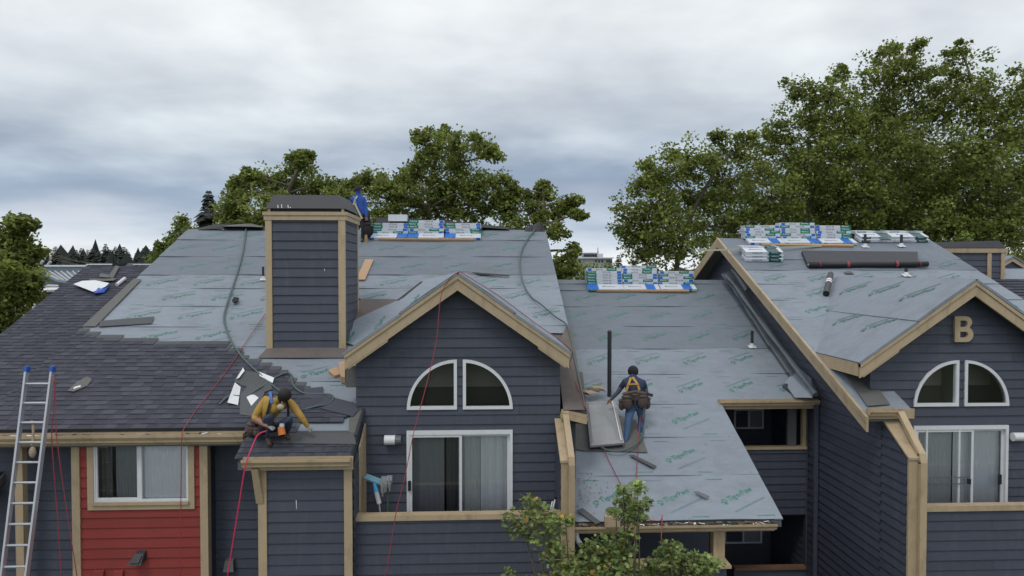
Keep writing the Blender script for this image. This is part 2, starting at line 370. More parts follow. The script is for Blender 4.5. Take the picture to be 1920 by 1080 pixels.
# ------------------------------------------------------------------ roof coverings
def slab(b, poly, C, top, bot, mi=0):
    b.prism([roofp(x, y, C, 0) + Vector((0, 0, bot)) for x, y in poly], [roofp(x, y, C, 0) + Vector((0, 0, top)) for x, y in poly], mi)
def inside(p, poly):
    s = None
    for i in range(len(poly)):
        a, b = poly[i], poly[(i + 1) % len(poly)]; c = (b[0] - a[0]) * (p[1] - a[1]) - (b[1] - a[1]) * (p[0] - a[0])
        if abs(c) < 1e-9: continue
        if s is None: s = c > 0
        elif (c > 0) != s: return False
    return True
def paw(size):
    vs = []; fs = []
    def disc(cx, cy, rx, ry):
        n = len(vs); vs.extend([(cx + rx * math.cos(t * math.pi / 3.5), cy + ry * math.sin(t * math.pi / 3.5)) for t in range(7)]); fs.append([n + t for t in range(7)])
    disc(0.42, 0.28, 0.30, 0.25)
    for cx, cy in ((0.08, 0.62), (0.30, 0.86), (0.58, 0.86), (0.80, 0.62)): disc(cx, cy, 0.115, 0.16)
    return np.array(vs) * size, fs
def print_on(b, fn, cx, cy, ang, size=0.132, lift=0.02, tw=True):
    """the green lettering with a paw before it, lying flat; fn(x, v, lift) gives the 3-D point of roof coordinates"""
    v1, f1 = paw(size); v2, f2 = text_poly('TigerPaw', size * 1.12, 0.026)
    ca, sa = math.cos(ang), math.sin(ang); w = size * 1.1 + v2[:, 0].max(); h = size
    def put(v, f, ox, oy, mi):
        q = [fn(cx + (x + ox - w / 2) * ca - (y + oy - h / 2) * sa, cy + (x + ox - w / 2) * sa + (y + oy - h / 2) * ca, lift) for x, y in v]; b.add(q, f, mi)
    put(v1, f1, 0, 0, 1); put(v2, f2, size * 1.1, -size * 0.02, 1)
    if tw:                                                     # a second, pale and illegible line of print
        x = 0
        while x < w * 0.95:
            l = random.uniform(0.02, 0.05); put(np.array([(0, 0), (l, 0), (l, 0.035), (0, 0.035)]), [[0, 1, 2, 3]], x + 0.06, tw * 0.20, 2); x += l + 0.012
def wob(x, y): return 0.010 * math.sin(x * 2.1 + y * 1.3) + 0.004 * math.sin(x * 5.3 - y * 2.7 + 1)
def sheets(parent, polys, C, seams, pitch=1.10, phase=0.0, ang=0.45, skip=lambda x, y: False, prints=True, hi=0.014, darker_from=99):
    for i in range(len(seams) - 1):
        y0, y1 = seams[i], seams[i + 1]; b = MB(); cl = []
        lf = lambda y: hi + 0.004 * math.sin(i * 7.1) - (hi - 0.004) * (y - y0) / (y1 - y0)
        for p in polys:
            q = clip(clip(p, 0, 1, y1), 0, -1, -y0)
            if area(q) < 1e-3: continue
            cl.append(q); xs = [k[0] for k in q]; nx = max(1, int((max(xs) - min(xs)) / 0.30)); x = min(xs); dx = (max(xs) - min(xs)) / nx
            for a in range(nx):                                # gently wavy cloth, lifted a little along its lower edge
                c = clip(clip(q, 1, 0, x + (a + 1) * dx), -1, 0, -(x + a * dx))
                for r in range(3):
                    d = clip(clip(c, 0, 1, y0 + (y1 - y0) * (r + 1) / 3), 0, -1, -(y0 + (y1 - y0) * r / 3))
                    if area(d) < 1e-5: continue
                    vs = [roofp(u, v, C, lf(v) + wob(u, v + i * 3.3) * 0.8) for u, v in d]; b.add(vs, [list(range(len(vs)))])
                    for k in range(len(d)):
                        m = (k + 1) % len(d)
                        if abs(d[k][1] - y0) < 1e-6 and abs(d[m][1] - y0) < 1e-6: b.add([vs[k], vs[m], roofp(*d[m], C, -0.01), roofp(*d[k], C, -0.01)], [[0, 1, 2, 3]])
        if not cl: continue
        for q in cl:                                           # nail heads and specks
            xs = [k[0] for k in q]; ys = [k[1] for k in q]
            for _ in range(int(area(q) * 7)):
                x, y = random.uniform(min(xs), max(xs)), random.uniform(min(ys), max(ys)); l = random.uniform(.006, .013)
                if inside((x, y), q): p = roofp(x, y, C, lf(y) + wob(x, y + i * 3.3) * 0.8 + .003); b.add([p + Vector((-l, 0, 0)) - RV * l, p + Vector((l, 0, 0)) - RV * l, p + Vector((l, 0, 0)) + RV * l, p + Vector((-l, 0, 0)) + RV * l], [[0, 1, 2, 3]], random.choice((2, 2, 3)))
        if prints:
            fn = lambda x, y, l: roofp(x, y, C, l + lf(y) + wob(x, y + i * 3.3) * 0.8)
            x = -12 + ((phase + i * 0.37) % 1) * pitch
            ym = (y0 + y1) / 2 + random.uniform(-0.08, 0.08); tw = random.choice((-1, 1))
            while x < 14:
                dx, dy = 0.36 * math.cos(ang), 0.36 * math.sin(ang)
                if all(any(inside(k, q) for q in cl) for k in ((x - dx, ym - dy), (x + dx, ym + dy))) and not skip(x, ym): print_on(b, fn, x, ym, ang, lift=0.004, tw=tw)
                for yy, off in ((y0 + 0.07, 0.3), (y1 - 0.12, 0.75)):
                    xx = x + off * pitch
                    if all(any(inside(k, q) for q in cl) for k in ((xx - 0.16, yy), (xx + 0.16, yy))) and not skip(xx, yy):
                        b.add([fn(xx - 0.15, yy, 0.003), fn(xx + 0.15, yy, 0.003), fn(xx + 0.15, yy + 0.018, 0.003), fn(xx - 0.15, yy + 0.018, 0.003)], [[0, 1, 2, 3]], 2 if random.random() < .6 else 1)
                x += pitch
        b.build('underlayment_sheet', [UND2 if y0 > darker_from - .05 else UND, PRG, PRL, GREYF], parent)
def patch(name, parent, px, C, m, lift=0.036, t=0.006, wav=0.0):
    """a loose sheet lying on a roof plane, its corners given as seen in the photograph"""
    b = MB(); pts = [S_(x, y, C) for x, y in px]
    up = [p + RN * (lift + t + (random.uniform(0, wav) if wav else 0)) for p in pts]; b.prism([p + RN * lift for p in pts], up); return b.build(name, m, parent)
SHV = []
def shingle_variants():
    for k in range(9):
        b = MB(); u = 0.0; hi = random.random() < .5
        while u < 0.999:
            w = min(random.uniform(0.12, 0.30), 1 - u)
            if 1 - u - w < 0.08: w = 1 - u
            h = 0.018 if hi else 0.011; hi = not hi; a, c = u, u + w; v1 = 0.17; mi = random.choice((0, 0, 1, 1, 1, 2)) if h > 0.012 else random.choice((0, 0, 1))
            b.add([(a, 0, 0), (c, 0, 0), (c, 0, h), (a, 0, h), (a, v1, 0.002), (c, v1, 0.002)], [[0, 1, 2, 3], [3, 2, 5, 4], [0, 3, 4], [1, 5, 2]], mi); u += w
        b.add([(0, .165, .003), (1, .165, .003), (1, .29, .001), (0, .29, .001)], [[0, 1, 2, 3]], 3)
        me = bpy.data.meshes.new('shingle'); me.from_pydata([tuple(v) for v in b.v], [], b.f)
        for m in (SHA, SHB, SHC, SHN): me.materials.append(m)
        me.polygons.foreach_set('material_index', b.m); SHV.append(me)
shingle_variants()
def roofM(x, y, C, lift, rz=0.0, sx=1.0, sv=1.0):
    p = roofp(x, y, C, lift); c, s = math.cos(rz), math.sin(rz); X = Vector((1, 0, 0)); a = X * c + RV * s; bq = -X * s + RV * c
    return Matrix(((a.x * sx, bq.x * sv, RN.x, p.x), (a.y * sx, bq.y * sv, RN.y, p.y), (a.z * sx, bq.z * sv, RN.z, p.z), (0, 0, 0, 1)))
def lay(parent, C, ya, yb, xl, xr, lift=0.033, jag=0.25, dy=0.131):
    y = ya; i = 0
    while y < yb:
        a, e = xl(y), xr(y); off = random.choice((0.0, 0.17, 0.33, 0.5, 0.67, 0.83)); x = e - (random.uniform(0, jag) if jag else 0); first = True
        while x > a + 0.02:
            w = 1.0 if not first or jag else (off or 1.0); w = min(w, x - a); first = False
            if w > 0.04: obj('shingle', random.choice(SHV), parent, roofM(x - w, y, C, lift + random.uniform(-0.001, 0.001), 0, w))
            x -= w
        y += dy; i += 1

def gutter(parent, x0, x1, yf, zt, h=0.13, d=0.13, name='gutter', m=TAN, debris=True):
    prof = [(d, -h), (0.035, -h), (0.03, -h * 0.75), (0.0, -h * 0.35), (0.0, 0), (0.012, 0), (0.012, -h * 0.33), (0.045, -h * 0.72), (0.05, -h + 0.012), (d, -h + 0.012)]
    b = MB(); n = len(prof); lo = [Vector((x0, yf + p[0], zt + p[1])) for p in prof]; hi = [Vector((x1, yf + p[0], zt + p[1])) for p in prof]
    b.add(lo + hi, [[i, (i + 1) % n, n + (i + 1) % n, n + i] for i in range(n)])
    for x in (x0, x1): b.add([(x, yf + 0.0, zt - h * .35), (x, yf, zt), (x, yf + d, zt), (x, yf + d, zt - h), (x, yf + 0.035, zt - h)], [[0, 1, 2, 3, 4]])
    b.box((x0, yf + d, zt - h), (x1, yf + d + 0.006, zt + 0.02))
    g = b.build(name, m, parent)
    return g
def litter(C, seq, label, seed):
    """torn shingle crumbs lying in a gutter: countless, one object"""
    r = random.Random(seed); b = MB()
    for x0, x1, yf, zt, n in seq:
        for k in range(n):
            x = r.uniform(x0, x1); l = r.uniform(0.03, 0.14); w = r.uniform(0.02, 0.06); a = r.uniform(-0.6, 0.6); c = Vector((x, yf + 0.06 + r.uniform(-.02, .02), zt - 0.02 + r.uniform(-0.03, 0.02)))
            u = Vector((math.cos(a), math.sin(a) * .4, r.uniform(-.3, .3))) * l / 2; v = Vector((-math.sin(a) * .3, 1, r.uniform(-.6, .6))) * w / 2
            q = [c - u - v, c + u - v, c + u + v, c - u + v]; b.prism(q, [p + Vector((0, 0, 0.006)) for p in q], r.choice((0, 0, 1, 1, 2, 3)))
    o = b.build('gutter_litter', [SHA, GREYF, RUST, PAPER]); tag(o, label, 'litter', kind='stuff'); return o

def fascia(parent, A, T, depth, y0, y1, trim=True, name='rake_board', step=None):
    """a sloping gable board in the plane of the facade from the apex A to the tip T (top edge), plumb cut"""
    b = MB(); A = Vector(A); T = Vector(T); dz = Vector((0, 0, -depth))
    def pr(p, q, d0, d1, ya, yb):
        poly = [p + Vector((0, 0, d0)), q + Vector((0, 0, d0)), q + Vector((0, 0, d1)), p + Vector((0, 0, d1))]
        b.prism([Vector((k.x, ya, k.z)) for k in poly], [Vector((k.x, yb, k.z)) for k in poly])
    pr(A, T, -0.075, -depth, y0, y1)
    pr(A, T, 0.0, -0.075, y0 - 0.022, y1 + .0)
    if step: S = A.lerp(T, step); E = A.lerp(T, 0.97); pr(S, E, -depth, -depth - 0.035, y0 + 0.006, y1)
    return b.build(name, TAN, parent)

def quarter(parent, uc, z0, R, sgn, yw, rim=0.055, depth=0.45):
    """quarter-round window: frame ring, pane and a dark room behind"""
    n = 18; P = lambda u, z, y: Vector((uc + sgn * u, y, z0 + z)); t = rim
    outer = [(0, 0)] + [(R * math.cos(i * math.pi / 2 / n), R * math.sin(i * math.pi / 2 / n)) for i in range(n + 1)]
    ri = R - t; a0 = math.asin(t / ri); inner = [(t, t)] + [(ri * math.cos(a0 + i * (math.pi / 2 - 2 * a0) / n), ri * math.sin(a0 + i * (math.pi / 2 - 2 * a0) / n)) for i in range(n + 1)]
    N_ = len(outer); ya, yb = yw - 0.045, yw + 0.05
    vs = [P(*p, ya) for p in outer] + [P(*p, ya) for p in inner] + [P(*p, yb) for p in outer] + [P(*p, yb) for p in inner]
    fs = []
    for i in range(N_):
        j = (i + 1) % N_; fs += [[i, j, N_ + j, N_ + i], [N_ + i, N_ + j, 3 * N_ + j, 3 * N_ + i], [i, 2 * N_ + i, 2 * N_ + j, j]]
    w = bake('arch_window', vs, fs, WHITE, parent)
    b = MB(); b.add([P(*p, yw - 0.012) for p in inner], [list(range(N_))]); b.build('pane', GLASS, w)
    room(w, sorted((uc, uc + sgn * R))[0], sorted((uc, uc + sgn * R))[1], z0, z0 + R, yw + 0.05, depth, shelf=True)
    return w
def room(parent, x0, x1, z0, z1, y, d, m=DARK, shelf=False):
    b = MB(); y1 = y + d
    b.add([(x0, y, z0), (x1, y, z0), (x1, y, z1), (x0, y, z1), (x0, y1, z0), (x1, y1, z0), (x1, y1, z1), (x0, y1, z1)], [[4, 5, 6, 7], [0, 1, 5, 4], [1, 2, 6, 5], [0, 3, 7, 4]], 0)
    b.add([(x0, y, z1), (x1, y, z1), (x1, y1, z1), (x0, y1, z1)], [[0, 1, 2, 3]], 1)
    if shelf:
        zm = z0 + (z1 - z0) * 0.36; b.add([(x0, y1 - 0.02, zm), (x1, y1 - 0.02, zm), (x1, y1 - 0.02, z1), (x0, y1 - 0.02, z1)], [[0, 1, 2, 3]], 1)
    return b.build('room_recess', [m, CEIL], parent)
def drape(parent, x0, x1, z0, z1, y, folds, amp, m, name='curtain'):
    n = max(8, folds * 8); vs = []; fs = []
    ph = [random.uniform(-0.5, 0.5) for _ in range(n + 1)]
    for i in range(n + 1):
        t = i / n; x = x0 + (x1 - x0) * t; s = math.sin(t * folds * 2 * math.pi + ph[i] * .4)
        for z, k in ((z0, 1.15), (z1, 0.85)): vs.append((x, y + amp * s * k, z))
    fs = [[2 * i, 2 * i + 2, 2 * i + 3, 2 * i + 1] for i in range(n)]
    return bake(name, vs, fs, m, parent, smooth=folds < 8)
def frame_rect(b, x0, x1, z0, z1, t, y0, y1, mi=0, tb=None, tt=None):
    tb = tb or t; tt = tt or t
    b.box((x0, y0, z0), (x0 + t, y1, z1), mi); b.box((x1 - t, y0, z0), (x1, y1, z1), mi)
    b.box((x0 + t, y0, z0), (x1 - t, y1, z0 + tb), mi); b.box((x0 + t, y0, z1 - tt), (x1 - t, y1, z1), mi)
def board(name, parent, a, b_, m=TAN):
    b = MB(); b.box(a, b_); return b.build(name, m, parent)
def zpx(px, py, Y): return Y_(px, py, Y).z
def xpx(px, py, Y): return Y_(px, py, Y).x

# ================================================================== the setting
o = bake('ground', [(-3000, -200, 0), (3000, -200, 0), (3000, 5000, 0), (-3000, 5000, 0)], [[0, 1, 2, 3]], GRND); tag(o, kind='structure')
o = bake('pavement', [(-14, 4.5, 0.004), (14, 4.5, 0.004), (14, 11.2, 0.004), (-14, 11.2, 0.004)], [[0, 1, 2, 3]], ASPH); tag(o, kind='structure')

# ================================================================== LEFT BUILDING
XL, XRK = -8.48, 1.885; YR = 21.0; YE = 12.0
BL = thing('apartment_building', 'left grey-blue apartment building with boxed chimney, red wall panel and half shingled roof', 'building', (-2.5, 16, 0), 'joined apartment buildings of the block')
b = MB()
for p in ([(XL, YE), (-2.12, YE), (-2.12, YR), (XL, YR)], [(-3.88, 11.42), (-2.12, 11.42), (-2.12, YE), (-3.88, YE)], [(-2.12, 14.7), (1.5, 14.7), (1.5, YR), (-2.12, YR)], [(1.5, 12.62), (XRK, 12.62), (XRK, YR), (1.5, YR)]):
    slab(b, p, CM, -0.03, -0.16)
zr = SL * YR - CM + H
b.prism([(XL, YR, zr - 0.16), (XRK, YR, zr - 0.16), (XRK, 30, zr - 0.16 - SL * 9), (XL, 30, zr - 0.16 - SL * 9)], [(XL, YR, zr - 0.03), (XRK, YR, zr - 0.03), (XRK, 30, zr - 0.03 - SL * 9), (XL, 30, zr - 0.03 - SL * 9)])
RL = b.build('roof', GREYF, BL)
# end walls and back wall that carry the roof
b = MB()
for x in (XL + 0.35, XRK - 0.3):
    b.extr([(x, 12.7, 0), (x, 29.6, 0), (x, 29.6, zr - 0.2 - SL * 8.6), (x, YR, zr - 0.2), (x, 12.7, SL * 12.7 - CM + H - 0.2)], (0.12, 0, 0))
b.build('end_wall', SID, BL)
# underlayment: main field, right strip
sy = [S_(700, y, CM).y for y in (690, 650, 612, 574, 541, 516, 482, 451)] + [YR - 0.01]
field = [[(XL, 12.0), (-2.12, 12.0), (-2.12, YR), (XL, YR)], [(-2.12, 14.75), (1.5, 14.75), (1.5, YR), (-2.12, YR)], [(1.5, 15.2), (XRK + 0.03, 15.2), (XRK + 0.03, YR), (1.5, YR)]]
chx0, chx1 = -4.5, -2.6
shfield = []
RED = [S_(x, y, CM) for x, y in ((150, 621), (195, 640), (203, 652), (330, 651), (440, 655), (447, 668), (478, 682), (497, 690), (522, 703), (545, 716), (568, 728), (604, 745), (628, 762), (655, 776), (655, 796), (556, 797.5), (553, 814), (668, 816), (668, 868))]
RED.sort(key=lambda p: p.y)
def xr_main(y):
    if y < 12.02: return -2.16
    for a, b_ in zip(RED, RED[1:]):
        if a.y <= y <= b_.y: return min(a.x + (b_.x - a.x) * (y - a.y) / max(b_.y - a.y, 1e-6), -2.2)
    return RED[0].x if y < RED[0].y else RED[-1].x
skipM = lambda x, y: (chx0 - 0.2 < x < chx1 + 0.3 and 14.2 < y < 16.5) or (x < xr_main(y) + 0.4 and y < 15.9)
sheets(RL, field, CM, [11.98, 12.7, 13.5] + [v for v in sy if v > 13.6], 1.12, 0.2, 0.44, skip=skipM, darker_from=S_(700, 516, CM).y)
# shingles already laid on the left, and the little strip over the bay
lay(RL, CM, 12.02, 15.75, lambda y: XL - 0.02, xr_main, jag=0.22)
lay(RL, CM, 11.40, 11.79, lambda y: -3.92, lambda y: -2.10, jag=0)
y0 = S_(600, 806, CM).y
obj('shingle', SHV[0], RL, roofM(-3.9, 11.80, CM, 0.033, 0, 0.9)); obj('shingle', SHV[3], RL, roofM(-3.0, 11.80, CM, 0.035, 0, 0.85))
patch('starter_strip', RL, [(500, 816), (664, 818), (668, 838), (500, 836)], CM, SHN, 0.052, 0.006)
patch('flashing_strip', RL, [(252, 525), (266, 526), (180, 615), (155, 615)], CM, GREYF)
patch('flashing_strip', RL, [(668, 737), (694, 738), (671, 818), (654, 814), (655, 790), (671, 764)], CM, GREYF, 0.036)
patch('flashing_strip', RL, [(690, 738), (695, 738), (669, 822), (664, 822)], CM, BLKM, 0.044, 0.02)
patch('ice_shield', RL, [(503, 654), (652, 654), (652, 674), (484, 674)], CM, BRN)
patch('ice_shield', RL, [(673, 563), (752, 564), (712, 590), (672, 583)], CM, BRN)
patch('ice_shield', RL, [(664, 584), (690, 585), (702, 590), (660, 640), (650, 640)], CM, BRN, 0.038)
patch('ice_shield', RL, [(1063, 612), (1071, 618), (1098, 772), (1056, 772), (1048, 700), (1050, 640)], CM, BRN, 0.036)
v = patch('valley_sheet', RL, [(647, 646), (664, 604), (702, 586), (757, 562), (798, 527), (862, 513), (874, 514), (668, 652)], CM, UND, 0.044, 0.008)
b = MB()
for cx, cy in ((714, 609), (779, 567), (655, 640)):
    c = S_(cx, cy, CM); print_on(b, lambda x, y, l: roofp(x, y, CM, l), c.x, c.y, 1.35, 0.11, 0.056, False)
b.build('print', [UND, PRG, PRL], RL)
# loose lap lines, torn edges
for px in ([(884, 514), (955, 519), (955, 521), (900, 518)], [(745, 566), (790, 531), (792, 533), (747, 568)], [(640, 562), (676, 563), (676, 565), (640, 565)]): patch('lap_edge', RL, px, CM, BLK, 0.046, 0.012)
# felt folded over the ridge
def felt(px, zlift, seed, name='ridge_felt', m=BLK, y=YR):
    r = random.Random(seed); b = MB(); lo = []; hi = []
    for i, (x, yt, yb_) in enumerate(px):
        lo.append(Y_(x, yb_, y - 0.12)); hi.append(Y_(x, yt, y + 0.02 + r.uniform(-.03, .1)))
    for i in range(len(px) - 1):
        bk = Vector((0, 0.5, -0.10)); b.add([lo[i], lo[i + 1], hi[i + 1], hi[i], hi[i] + bk, hi[i + 1] + bk], [[0, 1, 2, 3], [3, 2, 5, 4]])
    return b.build(name, m, RL)
felt([(372, 428, 431), (400, 421, 429), (425, 420, 430), (455, 423, 432), (500, 425, 433)], 0, 1)
felt([(418, 423.5, 424.5), (440, 421, 424.5), (470, 419, 425), (492, 424, 426)], 0, 2, m=GREYF, y=20.95)
felt([(705, 408, 418), (740, 408, 419), (800, 412, 420), (850, 415, 422), (900, 420, 426), (955, 426, 430)], 0, 3)
felt([(985, 428, 433), (1000, 421, 434), (1012, 415, 434), (1022, 430, 434)], 0, 4)
felt([(905, 423, 434), (930, 426, 434), (985, 431, 434)], 0, 5)
# eave: fascia, gutter
zg = zpx(200, 815.5, 11.86); xe1 = xpx(456, 820, 11.86)
gutter(BL, XL - 0.05, xe1, 11.83, zg, 0.135, 0.13)
board('fascia_board', BL, (XL, 11.97, zg - 0.20), (xe1 - 0.02, 12.0, zg + 0.02)); board('drip_edge', BL, (XL, 11.955, zg + 0.03), (xe1 - .02, 11.999, zg + 0.085), BLK); board('soffit', BL, (XL, 12.003, zg - 0.20), (-3.9, 12.75, zg - 0.17), TAN)
zg2 = zpx(555, 861.5, 11.27); xa, xb = xpx(452, 866, 11.27), xpx(656, 866, 11.27)
gutter(BL, xa, xb, 11.25, zg2, 0.12, 0.12); board('fascia_board', BL, (xa + 0.03, 11.375, zg2 - 0.20), (xb + 0.03, 11.41, zg2 + 0.01))
# --- the walls under the left eave
YW = 12.12; YB = 12.5
xr0, xr1 = xpx(151, 900, YW), xpx(377, 900, YW); ztop = zg - 0.19
wx0, wx1, wz0, wz1 = xpx(166, 900, YW), xpx(366, 900, YW), zpx(265, 954, YW), ztop
fx0, fx1, fz0, fz1 = xpx(176, 900, YW), xpx(355, 900, YW), zpx(265, 940, YW), zpx(265, 829, YW)
wr = wall(BL, (0, YW, 0), (1, 0, 0), (0, -1, 0), [(xr0, 0), (xr1, 0), (xr1, ztop), (xr0, ztop)], [(wx0 + .04, wx1 - .04, wz0 + .04, 99)], SIDR, e=0.172, zref=zpx(265, 950, YW) - 0.172 * 20)
wr['label'] = 'deep red lap siding'
for xx, wa, wb_ in ((xr0, -.125, .005), (xr1, -.005, .125)): board('corner_board', BL, (xx + wa, YW - 0.045, 0), (xx + wb_, YW + 0.1, ztop))
board('return_wall', BL, (xr1 - 0.0, YW + 0.102, 0), (xr1 + 0.10, YB, ztop), SID)
win = MB(); frame_rect(win, wx0, wx1, wz0, wz1 + 0.02, 0.10, YW - 0.045, YW + 0.02, tb=0.10, tt=0.03)
win.box((wx0 + 0.09, YW - 0.075, wz0 + 0.085), (wx1 - 0.09, YW - 0.047, wz0 + 0.135))
wn = win.build('window', TAN, BL)
fr = MB(); frame_rect(fr, fx0, fx1, fz0, fz1, 0.04, YW - 0.03, YW + 0.05); xm = xpx(264, 900, YW); fr.box((xm - .025, YW - 0.025, fz0 + .04), (xm + .025, YW + 0.05, fz1 - .04)); frame_rect(fr, fx0 + .042, xm - .027, fz0 + .042, fz1 - .042, 0.025, YW - 0.02, YW + 0.03)
fr.build('frame', WHITE, wn)
b = MB(); b.add([(fx0 + .03, YW + .01, fz0 + .03), (fx1 - .03, YW + .01, fz0 + .03), (fx1 - .03, YW + .01, fz1 - .03), (fx0 + .03, YW + .01, fz1 - .03)], [[0, 1, 2, 3]]); b.build('pane', GLASS, wn)
drape(wn, xm, fx1, fz0, fz1, YW + 0.066, 14, 0.0035, BLND, 'vertical_blind'); drape(wn, xpx(213, 900, YW), xm, fz0, fz1, YW + 0.09, 8, 0.005, CURD, 'vertical_blind'); drape(wn, fx0, xpx(202, 900, YW), fz0, fz1, YW + 0.16, 3, 0.012, GREYP, 'curtain')
room(wn, fx0, fx1, fz0, fz1, YW + 0.05, 0.32)
wall(BL, (0, YB, 0), (1, 0, 0), (0, -1, 0), [(-9.0, 0), (xr0, 0), (xr0, ztop), (-9.0, ztop)], (), SID, zref=zpx(100, 900, YB))
xb0 = xpx(486, 960, 11.5)
wall(BL, (0, YB, 0), (1, 0, 0), (0, -1, 0), [(xr1, 0), (xb0 + 0.2, 0), (xb0 + 0.2, ztop), (xr1, ztop)], (), SID, zref=zpx(430, 900, YB))
px_ = xpx(40, 950, 12.2); board('porch_post', BL, (px_ - 0.065, 12.14, 0), (px_ + 0.065, 12.27, ztop)); 
# --- bay wall
YBW = 11.5; xb1 = xpx(660, 960, YBW); zb1 = zg2 - 0.19
wall(BL, (0, YBW, 0), (1, 0, 0), (0, -1, 0), [(xb0, 0), (xb1, 0), (xb1, zb1), (xb0, zb1)], (), SID, e=0.175, zref=zpx(570, 957, YBW))
board('corner_board', BL, (xb0 - 0.005, YBW - 0.045, 0), (xb0 + 0.13, YBW - 0.022, zb1)); board('corner_board', BL, (xb1 - 0.12, YBW - 0.045, 0), (xb1 + 0.012, YBW - 0.022, zb1))
b = MB(); c0 = zpx(490, 942, YBW); b.extr([(xb0 - 0.03, YBW - 0.06, c0), (xb0 + 0.09, YBW - 0.06, c0), (xb0 + 0.04, YBW - 0.20, zb1 + .03), (xb0 - 0.06, YBW - 0.20, zb1 + .03)], (0, 0.11, 0)); b.build('bracket', TAN, BL)
YG = 12.6
wall(BL, (xb1 + 0.012, 0, 0), (0, 1, 0), (1, 0, 0), [(YBW - 0.02, 0), (YG, 0), (YG, SL * YG - CM + H - 0.17), (YBW - 0.02, SL * YBW - CM + H - 0.17)], (), SID, zref=zpx(570, 957, YBW))
b = MB(); b.extr([(xb1 + 0.035, 11.95, 0), (xb1 + 0.035, 12.55, 0), (xb1 + 0.035, 12.55, SL * 12.55 - CM + H - 0.17), (xb1 + 0.035, 11.95, SL * 11.95 - CM + H - 0.17)], (0.03, 0, 0)); b.build('corner_board', TAN, BL)
board('back_corner_board', BL, (xpx(669, 900, YG - 0.04), YG - 0.10, 0), (xpx(686, 900, YG - 0.04), YG - 0.03, zpx(680, 800, YG)))
# --- front gable
YF = 12.3; A = Y_(858, 515, YF); gs = 0.705; half = 1.94
T0, T1 = Vector((A.x - half, YF, A.z - gs * half)), Vector((A.x + half, YF, A.z - gs * half))
gx0, gx1 = xpx(668, 780, YG), xpx(1050, 780, YG); gza = A.z - 0.10
ze0, ze1 = gza - gs * (A.x - gx0), gza - gs * (gx1 - A.x)
dx0, dx1, dz1 = xpx(763, 880, YG), xpx(961, 880, YG), zpx(860, 806, YG); dz0 = dz1 - 2.05
ac0, ac1, az0, aR = xpx(857, 767, YG), xpx(868, 767, YG), zpx(860, 767, YG), xpx(857, 767, YG) - xpx(763, 767, YG)
holes = [(dx0 + .02, dx1 - .02, dz0 + .02, dz1 - .02)] + arch_holes(ac0 - .02, az0 + .02, aR - .03, -1) + arch_holes(ac1 + .02, az0 + .02, aR - .03, 1)
wall(BL, (0, YG, 0), (1, 0, 0), (0, -1, 0), [(gx0, dz0 - 0.1), (gx1, dz0 - 0.1), (gx1, ze1), (A.x, gza), (gx0, ze0)], holes, SID, zref=zpx(860, 813, YG))
quarter(BL, ac0, az0, aR, -1, YG); quarter(BL, ac1, az0, aR, 1, YG)
def slider(parent, x0, x1, z0, z1, yw, mid, cur, hasbar=False, extra=None):
    b = MB(); frame_rect(b, x0, x1, z0, z1, 0.05, yw - 0.05, yw + 0.07, tt=0.075); d = b.build('sliding_door', WHITE, parent)
    for a, c, yy in ((x0 + .05, mid + .03, yw - 0.02), (mid - .03, x1 - .05, yw + 0.03)):
        b = MB(); frame_rect(b, a, c, z0 + .05, z1 - .077, 0.045, yy - 0.015, yy + 0.015); b.build('door_leaf', WHITE, d)
        b = MB(); b.add([(a + .04, yy, z0 + .09), (c - .04, yy, z0 + .09), (c - .04, yy, z1 - .11), (a + .04, yy, z1 - .11)], [[0, 1, 2, 3]]); b.build('pane', GLASS, d)
    cur(d); room(d, x0, x1, z0, z1, yw + 0.07, 0.40); return d
mid = xpx(863, 880, YG)
def cur_l(d):
    drape(d, xpx(772, 880, YG), xpx(832, 880, YG), dz0, dz1 - .05, YG + 0.2, 3, 0.02, CURD); drape(d, xpx(836, 880, YG), mid, dz0, dz1 - .05, YG + 0.22, 3, 0.03, GREYP)
    drape(d, mid, xpx(900, 880, YG), dz0, dz1 - .05, YG + 0.13, 3, 0.018, CURT); drape(d, xpx(901, 880, YG), dx1 - .03, dz0, dz1 - .05, YG + 0.135, 4, 0.018, BLND)
sd_ = slider(BL, dx0, dx1, dz0, dz1, YG, mid, cur_l); board('handle', sd_, (dx0 + 0.025, YG - 0.08, zpx(770, 918, YG)), (dx0 + 0.075, YG - 0.037, zpx(770, 900, YG)), BLKC)
fascia(BL, A, T0, 0.27, YF - 0.02, YF + 0.03, step=0.62); fascia(BL, A, T1, 0.27, YF - 0.02, YF + 0.03, step=0.72)
